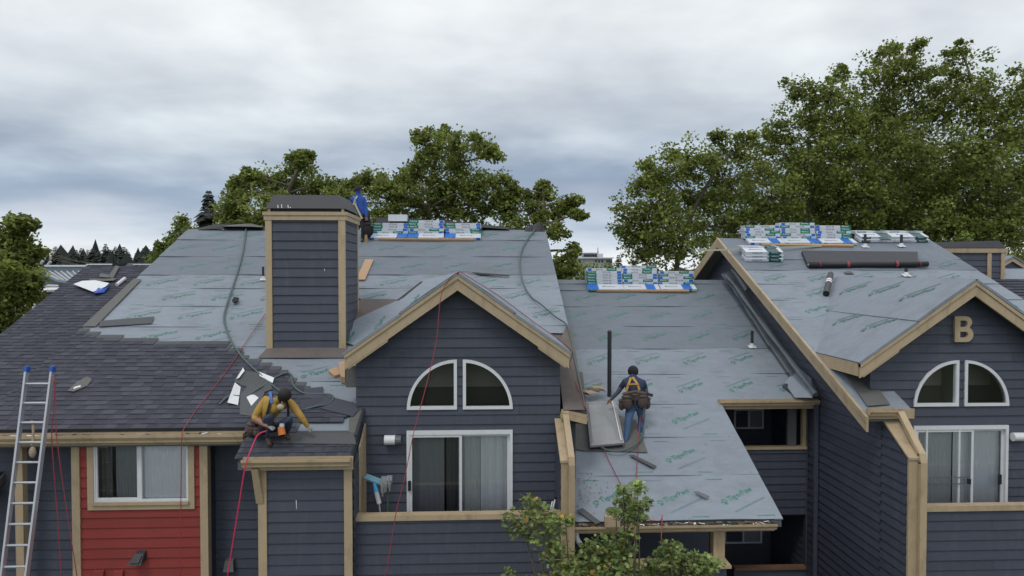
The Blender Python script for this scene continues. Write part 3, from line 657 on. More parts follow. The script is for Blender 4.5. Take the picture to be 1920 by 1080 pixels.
# gable roof running back into the main roof
yb_ = (A.z - H + CM) / SL; yv = (T0.z - H + CM) / SL
b = MB(); dn = Vector((0, 0, -0.075))
for T in (T0, T1):
    q = [Vector((A.x, YF - 0.03, A.z)), Vector((A.x, yb_ + 0.1, A.z)), Vector((T.x, yv + 0.1, T.z)), Vector((T.x, YF - 0.03, T.z))]; b.prism([k + dn for k in q], q)
DR = b.build('gable_roof', TAN, BL)
def slope_sheets(parent, A, T, y0, ya, yt, n=2, prints=(), sgn=1):
    """cloth on a gable slope: courses run parallel to the ridge"""
    d = (T - A); d.y = 0; ln = d.length; d.normalize(); nn = Vector((-d.z, 0, d.x)); nn = nn if nn.z > 0 else -nn
    for i in range(n):
        a, c = ln * i / n, ln * (i + 1) / n + 0.02; b = MB(); ye = lambda s: ya + (yt - ya) * s / ln
        lf = 0.012 + 0.014 * (n - i); m = 8; P = lambda s, y, l=0: Vector((A.x, y, A.z)) + d * s + nn * (lf + l)
        r = random.Random(i + 3)
        g = [[P(s, y0 - 0.03 + (ye(s) + 0.25 - y0) * k / m, 0.006 * r.random() + 0.012 * math.sin(k * 1.9 + s * 3) ** 2) for k in range(m + 1)] for s in (a, (a + c) / 2, c)]
        vs = [p for row in g for p in row]; fs = [[j * (m + 1) + k, j * (m + 1) + k + 1, (j + 1) * (m + 1) + k + 1, (j + 1) * (m + 1) + k] for j in range(2) for k in range(m)]
        b.add(vs, fs); e = g[2]; b.add([e[0], e[-1], e[-1] - nn * 0.03, e[0] - nn * 0.03], [[0, 1, 2, 3]]); b.add([g[0][0], g[2][0], g[2][0] - nn * 0.04, g[0][0] - nn * 0.04], [[0, 1, 2, 3]])
        for s, y, ang in prints:
            if a <= s < c: print_on(b, lambda x, v, l: P(sgn * x, v, l + 0.026), sgn * s, y, ang, 0.14, 0.0, 1)
        b.build('underlayment_sheet', [UND, PRG, PRL], parent)
slope_sheets(DR, A, T1, YF - 0.02, yb_, yv, 2, [(0.7, 14.6, 1.7), (1.7, 13.3, 1.7), (1.5, 14.4, 1.7)]); slope_sheets(DR, A, T0, YF - 0.02, yb_, yv, 2)
# dormer side walls, wrap panel on the left
b = MB()
for x in (gx0, gx1 - 0.1): b.box((x, YG + 0.101, 3.0), (x + 0.1, 15.2, ze0 - 0.02))
b.build('side_wall', SID, BL)
board('wrap_panel', BL, (xpx(649, 700, 12.75), 12.72, zpx(655, 726, 12.75)), (gx0 - 0.02, 12.76, zpx(655, 686, 12.75)), GREYF)
# --- balcony: rail wall, cap, wing wall with sloping top, downspout
YRW = 11.72; wx = xpx(1053, 960, 11.7); wx2 = xpx(1067, 960, 11.7)
zc0, zc1 = zpx(800, 974, YRW), zpx(800, 964, YRW)
wall(BL, (0, YRW, 0), (1, 0, 0), (0, -1, 0), [(xb1 + .015, 0), (wx, 0), (wx, zc0), (xb1 + .015, zc0)], (), SID, e=0.1715, zref=zpx(800, 998, YRW))
board('rail_cap', BL, (xb1 + 0.01, YRW - 0.05, zc0), (wx - 0.0, YRW + 0.13, zc1)); board('balcony_floor', BL, (xb1 + .05, YRW + 0.1, dz0 - 0.18), (gx1, YG - 0.03, dz0 - 0.02), GREYP)
def wing(parent, x0, x1, yf, yk, zf, zk, face, spx, mir=1):
    """wall at the side of a balcony with a sloping capped top, front board and downspout"""
    wall(parent, (x0 if face < 0 else x1, 0, 0), (0, 1, 0), (face, 0, 0), [(yf + .02, 0), (yk, 0), (yk, zk - 0.05), (yf + .02, zf - 0.05)], (), SID, thick=abs(x1 - x0) * 0.9, name='wing_wall', zref=zpx(800, 998, YRW))
    board('front_board', parent, (x0 - 0.012, yf - 0.03, 0), (x1 + 0.012, yf + 0.018, zf - 0.03))
    b = MB(); b.extr([(x0 - 0.03, yf - 0.05, zf - 0.04), (x0 - 0.03, yf - 0.05, zf), (x0 - 0.03, yk, zk), (x0 - 0.03, yk, zk - 0.04)], (x1 - x0 + 0.10, 0, 0)); b.build('sloping_cap', TAN, parent)
zf, zk = zpx(1066, 862, 11.7), zpx(1057, 783, YG)
wing(BL, wx, wx2, 11.7, YG, zf, zk, -1, None)
def spout(parent, x, pts, w=0.075, d=0.055, name='downspout', m=TAN):
    b = MB()
    for p, q in zip(pts, pts[1:]):
        p, q = Vector((x, *p)), Vector((x, *q)); dd = (q - p).normalized() * 0.012; b.bar(p - dd, q + dd, w, d, up=(0, 1, 0.3))
    return b.build(name, m, parent)
spout(BL, xpx(1071, 960, 11.66), [(12.50, zk + 0.10), (11.66, zf + 0.04), (11.63, zf - 0.08), (11.63, 0.0)], 0.105, 0.07)
g0, g1 = Y_(1052, 772, 12.5), Y_(1100, 783, 12.5); b = MB()
b.bar(g0 + Vector((0, -0.06, -0.05)), g1 + Vector((0, -0.06, -0.05)), 0.015, 0.11); b.bar(g0 + Vector((0, 0, -0.10)), g1 + Vector((0, 0, -0.10)), 0.12, 0.012); b.bar(g0 + Vector((0, -0.06, 0.01)), g1 + Vector((0, -0.06, 0.01)), 0.025, 0.012)
b.bar(g0 + Vector((0, 0.06, -0.03)), g1 + Vector((0, 0.06, -0.03)), 0.012, 0.14); b.build('gutter', TAN, BL)
board('fascia_board', BL, (wx - 0.06, 12.62, g0.z - 0.24), (XRK, 12.66, g0.z - 0.08), BLK)

# --- chimney
c = S_(575, 655, CM); YC = c.y; cx0, cx1 = xpx(502, 530, YC), xpx(645.5, 530, YC); cyb = 16.15
zt = zpx(575, 413, YC); zb = SL * YC - CM + H - 0.4
CH = wall(BL, (0, YC, 0), (1, 0, 0), (0, -1, 0), [(cx0, zb), (cx1, zb), (cx1, zt), (cx0, zt)], (), SID, e=0.1845, zref=zpx(575, 502.0, YC), name='chimney')
w2 = wall(BL, (cx1, 0, 0), (0, 1, 0), (1, 0, 0), [(YC, zb), (cyb, zb), (cyb, zt), (YC, zt)], (), SID, e=0.1845, zref=zpx(575, 502.0, YC), name='chimney_side')
b = MB(); b.box((cx0, YC + 0.1, zb), (cx1 - 0.1, cyb, zt)); b.build('chimney_core', SID, BL)
tw = 0.118
for a, c_, yy0, yy1 in ((cx0 - 0.03, cx0 + tw - 0.02, YC - 0.045, YC + 0.0), (cx1 - tw + 0.01, cx1 + 0.028, YC - 0.045, YC + 0.02), (cx1 + 0.003, cx1 + 0.03, cyb - 0.09, cyb + 0.02)):
    board('corner_board', CH, (a, yy0, zb), (c_, yy1, zt))
for za, zb2, o in ((zpx(575, 413, YC), zpx(575, 404, YC), 0.055), (zpx(575, 404, YC), zpx(575, 397.5, YC), 0.075)):
    b = MB(); b.box((cx0 - o, YC - o, za), (cx1 + o, YC - 0.02, zb2)); b.box((cx1 + 0.002, YC - 0.02, za), (cx1 + o, cyb + o, zb2)); b.box((cx0 - o, YC - 0.02, za), (cx0 - 0.002, cyb + o, zb2)); b.box((cx0 - 0.002, cyb + 0.01, za), (cx1 + 0.002, cyb + o, zb2)); b.build('crown_trim', TAN, CH)
b = MB(); b.box((cx0 + 0.05, YC + 0.05, zpx(575, 400, YC)), (cx1 - 0.05, cyb - 0.05, zpx(575, 390, YC))); b.build('vent_gap', BLK, CH)
for xx in (cx0 + 0.01, cx1 - 0.05):
    for yy in (YC, cyb - 0.05): board('cap_post', CH, (xx, yy, zpx(575, 398, YC)), (xx + 0.05, yy + 0.05, zpx(575, 390, YC)))
zl, zh = zpx(575, 391, YC), zpx(575, 366, YC + 0.15); o1, o2 = 0.03, -0.11
b = MB(); lo = [(cx0 - o1, YC - o1, zl), (cx1 + o1, YC - o1, zl), (cx1 + o1, cyb + o1, zl), (cx0 - o1, cyb + o1, zl)]; hi = [(cx0 - o2, YC - o2, zh), (cx1 + o2, YC - o2, zh), (cx1 + o2, cyb + o2, zh), (cx0 - o2, cyb + o2, zh)]
b.prism(lo, hi); b.build('chimney_cap', BLKM, CH)
b = MB()
for x, y0_, y1_ in ((521, 384, 390), (528, 383, 390), (540, 384, 390), (544, 388, 390), (608.5, 504, 508)):
    yy = YC + 0.0 if y0_ < 400 else YC - 0.024
    t = (y0_ - 366) / 25; ys = (YC - o2) + (o2 - o1) * t if y0_ < 400 else yy
    p0 = Y_(x, y0_, ys - 0.008); p1 = Y_(x + 0.4, y1_, (YC - o1 if y0_ < 400 else ys) - 0.008); b.add([p0 + Vector((-0.008, 0, 0)), p0 + Vector((0.004, 0, 0)), p1 + Vector((0.008, 0, 0)), p1 + Vector((-0.006, 0, 0))], [[0, 1, 2, 3]])
p0 = Y_(555, 936, YBW - 0.026); b.add([p0 + Vector((-.006, 0, 0)), p0 + Vector((.012, 0, 0)), p0 + Vector((.012, 0, -.16)), p0 + Vector((.004, 0, -.16))], [[0, 1, 2, 3]])
b.build('bird_streak', LEAD, CH)

# ================================================================== LOWER LEFT WING
pr_ = Y_(165, 497, 20.7); CL = SL * 20.7 - (pr_.z - H); XLL = pr_.x
BW = thing('apartment_building', 'lower dark shingled wing left of the main roof with a torn white tarp on it', 'building', (-10, 16, 0), 'joined apartment buildings of the block')
b = MB(); slab(b, [(XLL, 11.9), (XL + 0.3, 11.9), (XL + 0.3, 20.7), (XLL, 20.7)], CL, -0.03, -0.16)
zr2 = SL * 20.7 - CL + H
b.prism([(XLL, 20.7, zr2 - .16), (XL + .3, 20.7, zr2 - .16), (XL + .3, 29, zr2 - .16 - SL * 8.3), (XLL, 29, zr2 - .16 - SL * 8.3)], [(XLL, 20.7, zr2 - .006), (XL + .3, 20.7, zr2 - .006), (XL + .3, 29, zr2 - .006 - SL * 8.3), (XLL, 29, zr2 - .006 - SL * 8.3)])
RW = b.build('roof', GREYF, BW)
lay(RW, CL, 11.9, 20.6, lambda y: XLL, lambda y: XL + 0.25, lift=0.004, jag=0)
b = MB(); b.box((XLL + 0.4, 12.8, 0), (XL + 0.3, 28, SL * 12.8 - CL + H - 0.2)); b.build('wall', SID, BW)
b = MB(); b.extr([(XLL + .4, 12.8, SL * 12.8 - CL + H - .2), (XLL + .4, 28, SL * 12.8 - CL + H - .2), (XLL + .4, 20.7, zr2 - .2)], (0.1, 0, 0)); b.build('end_wall', SID, BW)
board('ridge_cap', BW, (XLL, 20.60, zr2 - 0.0), (XLL + 0.72, 20.85, zr2 + 0.035), LEAD); board('ridge_cap', BW, (XLL + 1.3, 20.60, zr2), (XL + 0.25, 20.85, zr2 + 0.03), LEAD); board('ridge_felt', BW, (XLL + 0.72, 20.62, zr2), (XLL + 1.05, 20.85, zr2 + 0.06), BLK)
# ================================================================== MIDDLE BUILDING
XW = Y_(1704, 858, 11.7).x                                       # side wall of the right building
YMR = S_(1200, 525, CMID).y; XM0, XM1 = XRK - 0.3, XW
EX0, EX1 = XRK - 0.3, S_(1400, 850, CMID).x; YU = S_(1440, 752, CMID).y; YLO = S_(1300, 975, CMID).y
BM = thing('apartment_building', 'recessed middle building with low green-printed roof, skylight and dark open porches', 'building', (4.3, 16, 0), 'joined apartment buildings of the block')
b = MB(); slab(b, [(XM0, YU), (XM1, YU), (XM1, YMR), (XM0, YMR)], CMID, -0.03, -0.14); slab(b, [(EX0, YLO), (EX1, YLO), (EX1, YU), (EX0, YU)], CMID, -0.03, -0.14)
zr3 = SL * YMR - CMID + H
b.prism([(XM0, YMR, zr3 - .14), (XM1, YMR, zr3 - .14), (XM1, 29, zr3 - .14 - SL * (29 - YMR)), (XM0, 29, zr3 - .14 - SL * (29 - YMR))], [(XM0, YMR, zr3 - .03), (XM1, YMR, zr3 - .03), (XM1, 29, zr3 - .03 - SL * (29 - YMR)), (XM0, 29, zr3 - .03 - SL * (29 - YMR))])
RM = b.build('roof', GREYF, BM)
smid = [YLO - 0.02] + [S_(1200, y, CMID).y for y in (893, 821, 759, 702.5, 655, 612.5, 575, 545, 533)] + [YMR - 0.005]
skipK = lambda x, y: 1.8 < x < 3.35 and 13.0 < y < 15.2
sheets(RM, [[(XM0, YU), (XM1 - 0.02, YU), (XM1 - 0.02, YMR), (XM0, YMR)], [(EX0, YLO - .02), (EX1 + .015, YLO - .02), (EX1 + .015, YU), (EX0, YU)]], CMID, smid, 1.13, 0.62, 0.46, skip=skipK, darker_from=S_(1200, 655, CMID).y)
patch('ice_shield', RM, [(1060, 776), (1106, 768), (1192, 790), (1214, 851), (1095, 848), (1078, 845)], CMID, GREYF, 0.036)
patch('ice_shield', RM, [(1070, 700), (1092, 700), (1100, 770), (1062, 776)], CMID, BRN, 0.034)
# a water and rust stained corner with wet leaves
r = random.Random(5); b = MB()
for k in range(80):
    x, y = r.gauss(1102, 17), r.gauss(925, 17)
    if x < 1082: continue
    p = S_(x, y, CMID); u = Vector((r.uniform(-1, 1), r.uniform(-1, 1), 0)).normalized() * r.uniform(0.006, 0.022); v_ = u.cross(RN) * r.uniform(0.2, 0.5); b.add([p + RN * 0.036 - u - v_, p + RN * 0.036 + u - v_, p + RN * 0.038 + u + v_, p + RN * 0.038 - u + v_], [[0, 1, 2, 3]])
tag(b.build('leaf_litter', RUST), 'rusty crumbs of leaves scattered on the lower left roof corner', 'litter', kind='stuff')
FLD = mat('flashing_dark', (0.115, 0.135, 0.155), .6, .25, 5, bump=.4, bscale=10)
# rolled-up flashing against the right building's wall
b = MB(); q = [(1368, 508), (1384, 525), (1402, 550), (1428, 590), (1462, 640), (1500, 690), (1528, 735)]
for i in range(len(q) - 1):
    a_, c_ = X_(*q[i], XW - 0.05), X_(*q[i + 1], XW - 0.05); o = Vector((-0.16, 0, -0.06))
    b.add([a_, c_, c_ + o, a_ + o, a_ + o + Vector((-.10, 0, -.035)), c_ + o + Vector((-.12, 0, -.04))], [[0, 1, 2, 3], [3, 2, 5, 4]])
b.build('step_flashing', FLD, RM)
b = MB(); pts = [X_(x, y, XW - 0.30) for x, y in ((1362, 517), (1378, 535), (1410, 580), (1450, 634), (1500, 700), (1530, 740))]; b.tube(smooth_path(pts, 4), [0.05 + 0.012 * math.sin(i * 1.3) for i in range(21)], 7); b.tube([X_(1372, 505, XW - .2), X_(1386, 520, XW - .2), X_(1402, 545, XW - .22)], [0.03, 0.075, 0.07], 7); b.build('flashing_fold', FLD, RM)
b = MB(); pts = [X_(1496, 690, XW - 0.06), X_(1520, 712, XW - 0.05), X_(1534, 738, XW - 0.03), X_(1522, 748, XW - 0.30), X_(1490, 748, XW - .55), X_(1470, 720, XW - .5)]
b.add([p + Vector((0, -0.03 * (i % 2), 0.03)) for i, p in enumerate(pts)], [[0, 1, 5], [1, 2, 3], [1, 3, 4], [1, 4, 5]]); b.build('torn_sheet', UND, RM)
# eaves
zu = zpx(1440, 751, YU - 0.12); xu0, xu1 = xpx(1349, 755, YU - 0.12), XW - 0.03
gutter(BM, xu0, xu1, YU - 0.15, zu, 0.11, 0.12); board('fascia_board', BM, (xu0, YU - 0.027, zu - 0.20), (xu1, YU - 0.003, zu))
zlow = zpx(1270, 985, YLO - 0.12); xl0, xl1 = xpx(1078, 990, YLO - .12), xpx(1457, 985, YLO - 0.12)
gutter(BM, xl0, xl1, YLO - 0.15, zlow, 0.10, 0.14); board('fascia_board', BM, (xl0, YLO - 0.007, zlow - 0.16), (xl1, YLO + 0.02, zlow + 0.02))
board('drip_edge', BM, (xl0, YLO - 0.05, zlow + 0.035), (xl1 - 0.02, YLO + 0.03, zlow + 0.05), BLK)
# recessed walls: spandrel, dark porch above, porch below
YS = YU + 0.42; zs0, zs1 = zpx(1450, 966, YS), zpx(1450, 842, YS)
sx0 = EX1 - 0.6; sx1 = xpx(1511, 880, YS)
wall(BM, (0, YS, 0), (1, 0, 0), (0, -1, 0), [(sx0, zs0), (sx1, zs0), (sx1, zs1), (sx0, zs1)], (), SID, zref=zs0 + 0.02); board('rail_cap', BM, (sx0, YS - 0.05, zs1), (sx1, YS + 0.12, zs1 + 0.055))
board('porch_floor', BM, (sx0, YS + 0.102, zs0), (sx1, YS + 2.2, zs0 + 0.2), GREYP)
YBK = YS + 2.0
wall(BM, (0, YBK, 0), (1, 0, 0), (0, -1, 0), [(EX0, 0), (XW, 0), (XW, SL * YBK - CMID + H - .2), (EX0, SL * YBK - CMID + H - .2)], (), SID, zref=zs0)
b = MB(); b.box((sx1 + .002, YS - 0.02, 0), (XW - 0.03, YS + 0.1, zu - 0.1)); b.build('pier', SID, BM)
board('post', BM, (xpx(1478, 800, YS), YS + 0.02, zs1 + .056), (xpx(1494, 800, YS), YS + 0.11, zu - .1), GREYP); board('jamb', BM, (xpx(1505, 800, YS), YS + .0, zs1 + .056), (sx1, YS + 0.11, zu - .1), TAN)
def small_window(parent, x0, x1, z0, z1, y, curtain=True):
    b = MB(); frame_rect(b, x0, x1, z0, z1, 0.04, y - 0.04, y + 0.01); xm = (x0 + x1) / 2; b.box((xm - .02, y - 0.04, z0 + .04), (xm + .02, y + .01, z1 - .04)); w = b.build('window', WHITE, parent)
    b = MB(); b.add([(x0 + .03, y - .028, z0 + .03), (x1 - .03, y - .028, z0 + .03), (x1 - .03, y - .028, z1 - .03), (x0 + .03, y - .028, z1 - .03)], [[0, 1, 2, 3]]); b.build('pane', GLASS, w)
    if curtain: drape(w, xm + .02, x1 - .04, z0 + .04, z1 - .04, y - 0.024, 5, 0.002, CURD)
small_window(BM, xpx(1375, 785, YBK), xpx(1430, 785, YBK), zpx(1400, 803, YBK), zpx(1400, 766, YBK), YBK - 0.03)
small_window(BM, xpx(1357, 1005, YBK), xpx(1427, 1005, YBK), zpx(1400, 1017, YBK), zpx(1400, 990, YBK), YBK - 0.03)
dd = board('porch_door', BM, (xpx(1480, 1000, YBK), YBK - 0.06, 0.2), (xpx(1503, 1000, YBK), YBK - 0.03, zs0 - 0.12), SIDR)
wall(BM, (0, YLO + 3.2, 0), (1, 0, 0), (0, -1, 0), [(EX0, 0), (EX1 - .2, 0), (EX1 - .2, zlow), (EX0, zlow)], (), SID, boards=False)
xp0, xp1 = xpx(1335, 1030, 11.95), xpx(1356, 1030, 11.95); board('porch_post', BM, (xp0, 11.87, 0), (xp1, 12.05, zlow - 0.12))
board('porch_beam', BM, (xl0 + .1, 12.06, zlow - 0.24), (xl1 - 0.1, 12.16, zlow - 0.12), TAN)
zrl = zpx(1350, 1062, 11.6); board('rail_cap', BM, (xl0 + 0.3, 11.50, zrl), (xpx(1372, 1062, 11.5), 11.86, zrl + 0.05)); wall(BM, (0, 11.62, 0), (1, 0, 0), (0, -1, 0), [(xl0 + .3, 0), (xpx(1372, 1062, 11.5) - .05, 0), (xpx(1372, 1062, 11.5) - .05, zrl), (xl0 + .3, zrl)], (), SID, zref=0)
zr5 = zpx(1440, 1067, YS); board('rail_cap', BM, (xpx(1376, 1070, YS), YS - 0.06, zr5), (sx1, YS + 0.10, zr5 + .06), RUST); wall(BM, (0, YS, 0), (1, 0, 0), (0, -1, 0), [(xpx(1376, 1070, YS), 0), (sx1, 0), (sx1, zr5), (xpx(1376, 1070, YS), zr5)], (), SID, zref=0)
spout(BM, xpx(1529, 880, YU - .1), [(YU - 0.10, zu - 0.1), (YU - 0.10, 0)], 0.085, 0.07, m=SID)
b = MB(); b.tube(smooth_path([(xl0 + 0.03, 11.72, zlow - 0.1), (xl0 + 0.05, 11.74, zlow - 0.24), (xl0 + 0.12, 11.78, zlow - 0.36)], 4), 0.045, 8); b.build('gutter_outlet', WHITE, BM)

# ================================================================== RIGHT BUILDING
BR = thing('apartment_building', 'right grey-blue apartment building with letter B gable and a long side wall', 'building', (10.5, 16, 0), 'joined apartment buildings of the block')
XK = XW - 0.40; a_ = X_(1347, 447, XK); YRR = a_.y; CR = SL * YRR - (a_.z - H); YRE = 12.38
XRR = S_(1745, 451, CR).x
b = MB(); slab(b, [(XK, YRE), (XW + 0.5, YRE), (XW + 0.5, YRR), (XK, YRR)], CR, -0.03, -0.15); slab(b, [(XW + 0.5, 14.6), (XRR, 14.6), (XRR, YRR), (XW + .5, YRR)], CR, -0.03, -0.15)
zr4 = SL * YRR - CR + H
b.prism([(XK, YRR, zr4 - .15), (XRR, YRR, zr4 - .15), (XRR, 28, zr4 - .15 - SL * (28 - YRR)), (XK, 28, zr4 - .15 - SL * (28 - YRR))], [(XK, YRR, zr4 - .03), (XRR, YRR, zr4 - .03), (XRR, 28, zr4 - .03 - SL * (28 - YRR)), (XK, 28, zr4 - .03 - SL * (28 - YRR))])
RR = b.build('roof', GREYF, BR)
sr = [12.36] + [S_(1500, y, CR).y for y in (718, 640, 595, 563, 533, 507, 487)] + [YRR - 0.005]
skipR = lambda x, y: y < 15.3 or y > 18.9
sheets(RR, [[(XK - .015, 12.36), (XW + 0.5, 12.36), (XW + .5, YRR), (XK - .015, YRR)], [(XW + .5, 14.6), (XRR, 14.6), (XRR, YRR), (XW + .5, YRR)]], CR, sr, 1.15, 0.1, 0.42, skip=skipR, darker_from=S_(1500, 507, CR).y)
# side wall
wz = lambda y: SL * y - CR + H - 0.16
wall(BR, (XW, 0, 0), (0, 1, 0), (-1, 0, 0), [(12.5, 0), (27.5, 0), (27.5, zr4 - .16 - SL * (27.5 - YRR)), (YRR, zr4 - 0.16), (12.5, wz(12.5))], (), SID, zref=0, name='side_wall')
# rake boards on the side (facing left)
b = MB(); b.extr([roofp(XK, 12.25, CR) + Vector((0, 0, 0.02)), roofp(XK, YRR, CR) + Vector((0, 0, .02)), roofp(XK, YRR, CR) + Vector((0, 0, -.25)), roofp(XK, 12.25, CR) + Vector((0, 0, -.25))], (-0.04, 0, 0)); b.build('rake_board', TAN, BR)
b = MB(); b.extr([(XK, YRR + .002, zr4 + .02), (XK, 28, zr4 + .02 - SL * (28 - YRR)), (XK, 28, zr4 - .25 - SL * (28 - YRR)), (XK, YRR + .002, zr4 - .25)], (-0.04, 0, 0)); b.build('rake_board', TAN, BR)
b = MB(); b.extr([roofp(XK - .042, 12.24, CR) + Vector((0, 0, 0.03)), roofp(XK - .042, YRR, CR) + Vector((0, 0, .03)), roofp(XK - .042, YRR, CR) + Vector((0, 0, -.06)), roofp(XK - .042, 12.24, CR) + Vector((0, 0, -.06))], (-0.02, 0, 0)); b.build('rake_trim', TAN, BR)
# gable front
YGR = 13.0; YFR = 12.7; A2 = Y_(1828, 527, YFR); gs2 = 0.70; half2 = A2.x - xpx(1612, 676, YFR)
U0, U1 = Vector((A2.x - half2, YFR, A2.z - gs2 * half2)), Vector((A2.x + half2, YFR, A2.z - gs2 * half2))
hx0 = XW + 0.03; hx1 = A2.x + (A2.x - hx0); za2 = A2.z - 0.10
ex0, ex1, ez1 = xpx(1710, 870, YGR), xpx(1887, 870, YGR), zpx(1800, 797, YGR); ez0 = ez1 - 2.0
qc0, qc1, qz, qR = xpx(1795, 760, YGR), xpx(1806, 760, YGR), zpx(1800, 761, YGR), xpx(1795, 761, YGR) - xpx(1711, 761, YGR)
holes = [(ex0 + .02, ex1 - .02, ez0 + .02, ez1 - .02)] + arch_holes(qc0 - .02, qz + .02, qR - .03, -1) + arch_holes(qc1 + .02, qz + .02, qR - .03, 1)
wall(BR, (0, YGR, 0), (1, 0, 0), (0, -1, 0), [(XW + .05, ez0 - .1), (hx1, ez0 - .1), (hx1, za2 - gs2 * (hx1 - A2.x)), (A2.x, za2), (hx0, za2 - gs2 * (A2.x - hx0)), (hx0, wz(13.0) + .1), (XW + .05, wz(13.0) + .1)][:], [], SID, zref=zpx(1800, 812, YGR), boards=False, name='backing_wall') if False else None
wall(BR, (0, YGR, 0), (1, 0, 0), (0, -1, 0), [(hx0, ez0 - .1), (hx1, ez0 - .1), (hx1, za2 - gs2 * (hx1 - A2.x)), (A2.x, za2), (hx0, za2 - gs2 * (A2.x - hx0))], holes, SID, e=0.1715, zref=zpx(1800, 779, YGR))
quarter(BR, qc0, qz, qR, -1, YGR); quarter(BR, qc1, qz, qR, 1, YGR)
mid2 = xpx(1820, 870, YGR)
def cur_r(d):
    drape(d, ex0 + .04, xpx(1792, 870, YGR), ez0, ez1 - .05, YGR + .13, 11, 0.005, CURT, 'vertical_blind'); drape(d, xpx(1793, 870, YGR), xpx(1882, 870, YGR), ez0, ez1 - .05, YGR + .11, 10, 0.005, BLND, 'vertical_blind')
sd2 = slider(BR, ex0, ex1, ez0, ez1, YGR, mid2, cur_r)
for x0_, w_ in ((1733, .035), (1794, .035)): board('screen_stile', sd2, (xpx(x0_, 870, YGR), YGR - .045, ez0 + .05), (xpx(x0_, 870, YGR) + w_, YGR - .02, ez1 - .08), WHITE)
for yy in (894, 906): board('guard_rod', sd2, (ex0 + .03, YGR - .062, zpx(1770, yy, YGR)), (xpx(1814, yy, YGR), YGR - .05, zpx(1770, yy, YGR) + .012), GREYP)
board('handle', sd2, (xpx(1810, 900, YGR), YGR - .075, zpx(1812, 906, YGR)), (xpx(1816, 900, YGR), YGR - .047, zpx(1812, 896, YGR)), BLKC); board('handle', sd2, (xpx(1868, 900, YGR), YGR - .075, zpx(1870, 906, YGR)), (xpx(1873, 900, YGR), YGR - .052, zpx(1870, 888, YGR)), BLKC)
fascia(BR, A2, U0, 0.27, YFR - .02, YFR + .03, step=0.66); fascia(BR, A2, U1, 0.27, YFR - .02, YFR + .03)
yb2 = (A2.z - H + CR) / SL; yv2 = (U0.z - H + CR) / SL
b = MB()
for T in (U0, U1):
    q = [Vector((A2.x, YFR - .03, A2.z)), Vector((A2.x, yb2 + .1, A2.z)), Vector((T.x, yv2 + .1, T.z)), Vector((T.x, YFR - .03, T.z))]; b.prism([k + dn for k in q], q)
DR2 = b.build('gable_roof', TAN, BR)
_d = (U0 - A2).normalized(); _n = Vector((-_d.z, 0, _d.x)); _n = _n if _n.z > 0 else -_n; GPR = []
for x, y in ((1602, 546), (1660, 548), (1722, 556), (1592, 602), (1650, 612), (1540, 590)):
    k = [PL(x + dx, y + dy, A2, _n) for dx, dy in ((-25, 8), (25, -8))]; s_ = [(q_ - A2).dot(_d) for q_ in k]; GPR.append(((s_[0] + s_[1]) / 2, (k[0].y + k[1].y) / 2, math.atan2(k[1].y - k[0].y, s_[0] - s_[1])))
slope_sheets(DR2, A2, U0, YFR - .02, yb2, yv2, 2, GPR, -1); _d = (U0 - A2).normalized(); _n = Vector((-_d.z, 0, _d.x)); _n = _n if _n.z > 0 else -_n; GPR = []
for x, y in ((1602, 546), (1660, 548), (1722, 556), (1592, 602), (1650, 612), (1540, 590)):
    k = [PL(x + dx, y + dy, A2, _n) for dx, dy in ((-25, 8), (25, -8))]; s_ = [(q_ - A2).dot(_d) for q_ in k]; GPR.append(((s_[0] + s_[1]) / 2, (k[0].y + k[1].y) / 2, math.atan2(k[1].y - k[0].y, s_[0] - s_[1])))
slope_sheets(DR2, A2, U1, YFR - .02, yb2, yv2, 2)
b = MB(); d0 = Vector((U0.x - 0.012, 0, U0.z - 0.0)); b.box((U0.x - 0.03, YFR + .03, U0.z - 0.24), (U0.x - 0.004, yv2 + .1, U0.z - 0.0)); b.build('eave_board', TAN, BR)
b = MB(); b.box((hx0, YGR + .101, wz(13.0)), (hx0 + .1, 15.6, U0.z - .05)); b.box((hx1 - .1, YGR + .101, 0), (hx1, 24, U0.z - .05)); b.build('side_wall', SID, BR)
patch('ice_shield', RR, [(1548, 648), (1600, 668), (1668, 762), (1625, 765)], CR, GREYF, 0.042)
# eave gutter, wing wall, downspout
zg4 = zpx(1648, 768, 12.3); gutter(BR, XW - 0.38, XW + 0.11, 12.22, zg4, 0.10, 0.13); board('fascia_board', BR, (XW - .38, 12.352, zg4 - .18), (XW + .5, 12.375, zg4))
zf2, zk2 = zpx(1715, 857, 11.7), zpx(1652, 781, 12.5)
wing(BR, XW, XW + 0.16, 11.7, 12.5, zf2, zk2, -1, None)
spout(BR, XW + 0.20, [(12.28, zg4 - 0.06), (11.66, zf2 + .05), (11.62, zf2 - .08), (11.62, 0)], 0.115, 0.07)
zc2, zc3 = zpx(1800, 957, YRW), zpx(1800, 947, YRW)
wall(BR, (0, YRW, 0), (1, 0, 0), (0, -1, 0), [(XW + .16, 0), (hx1, 0), (hx1, zc2), (XW + .16, zc2)], (), SID, zref=zpx(1800, 975, YRW)); board('rail_cap', BR, (XW + .16, YRW - .05, zc2), (hx1, YRW + .12, zc3)); board('balcony_floor', BR, (XW + .1, YRW + .1, ez0 - .2), (hx1, YGR - .03, ez0 - .03), GREYP)
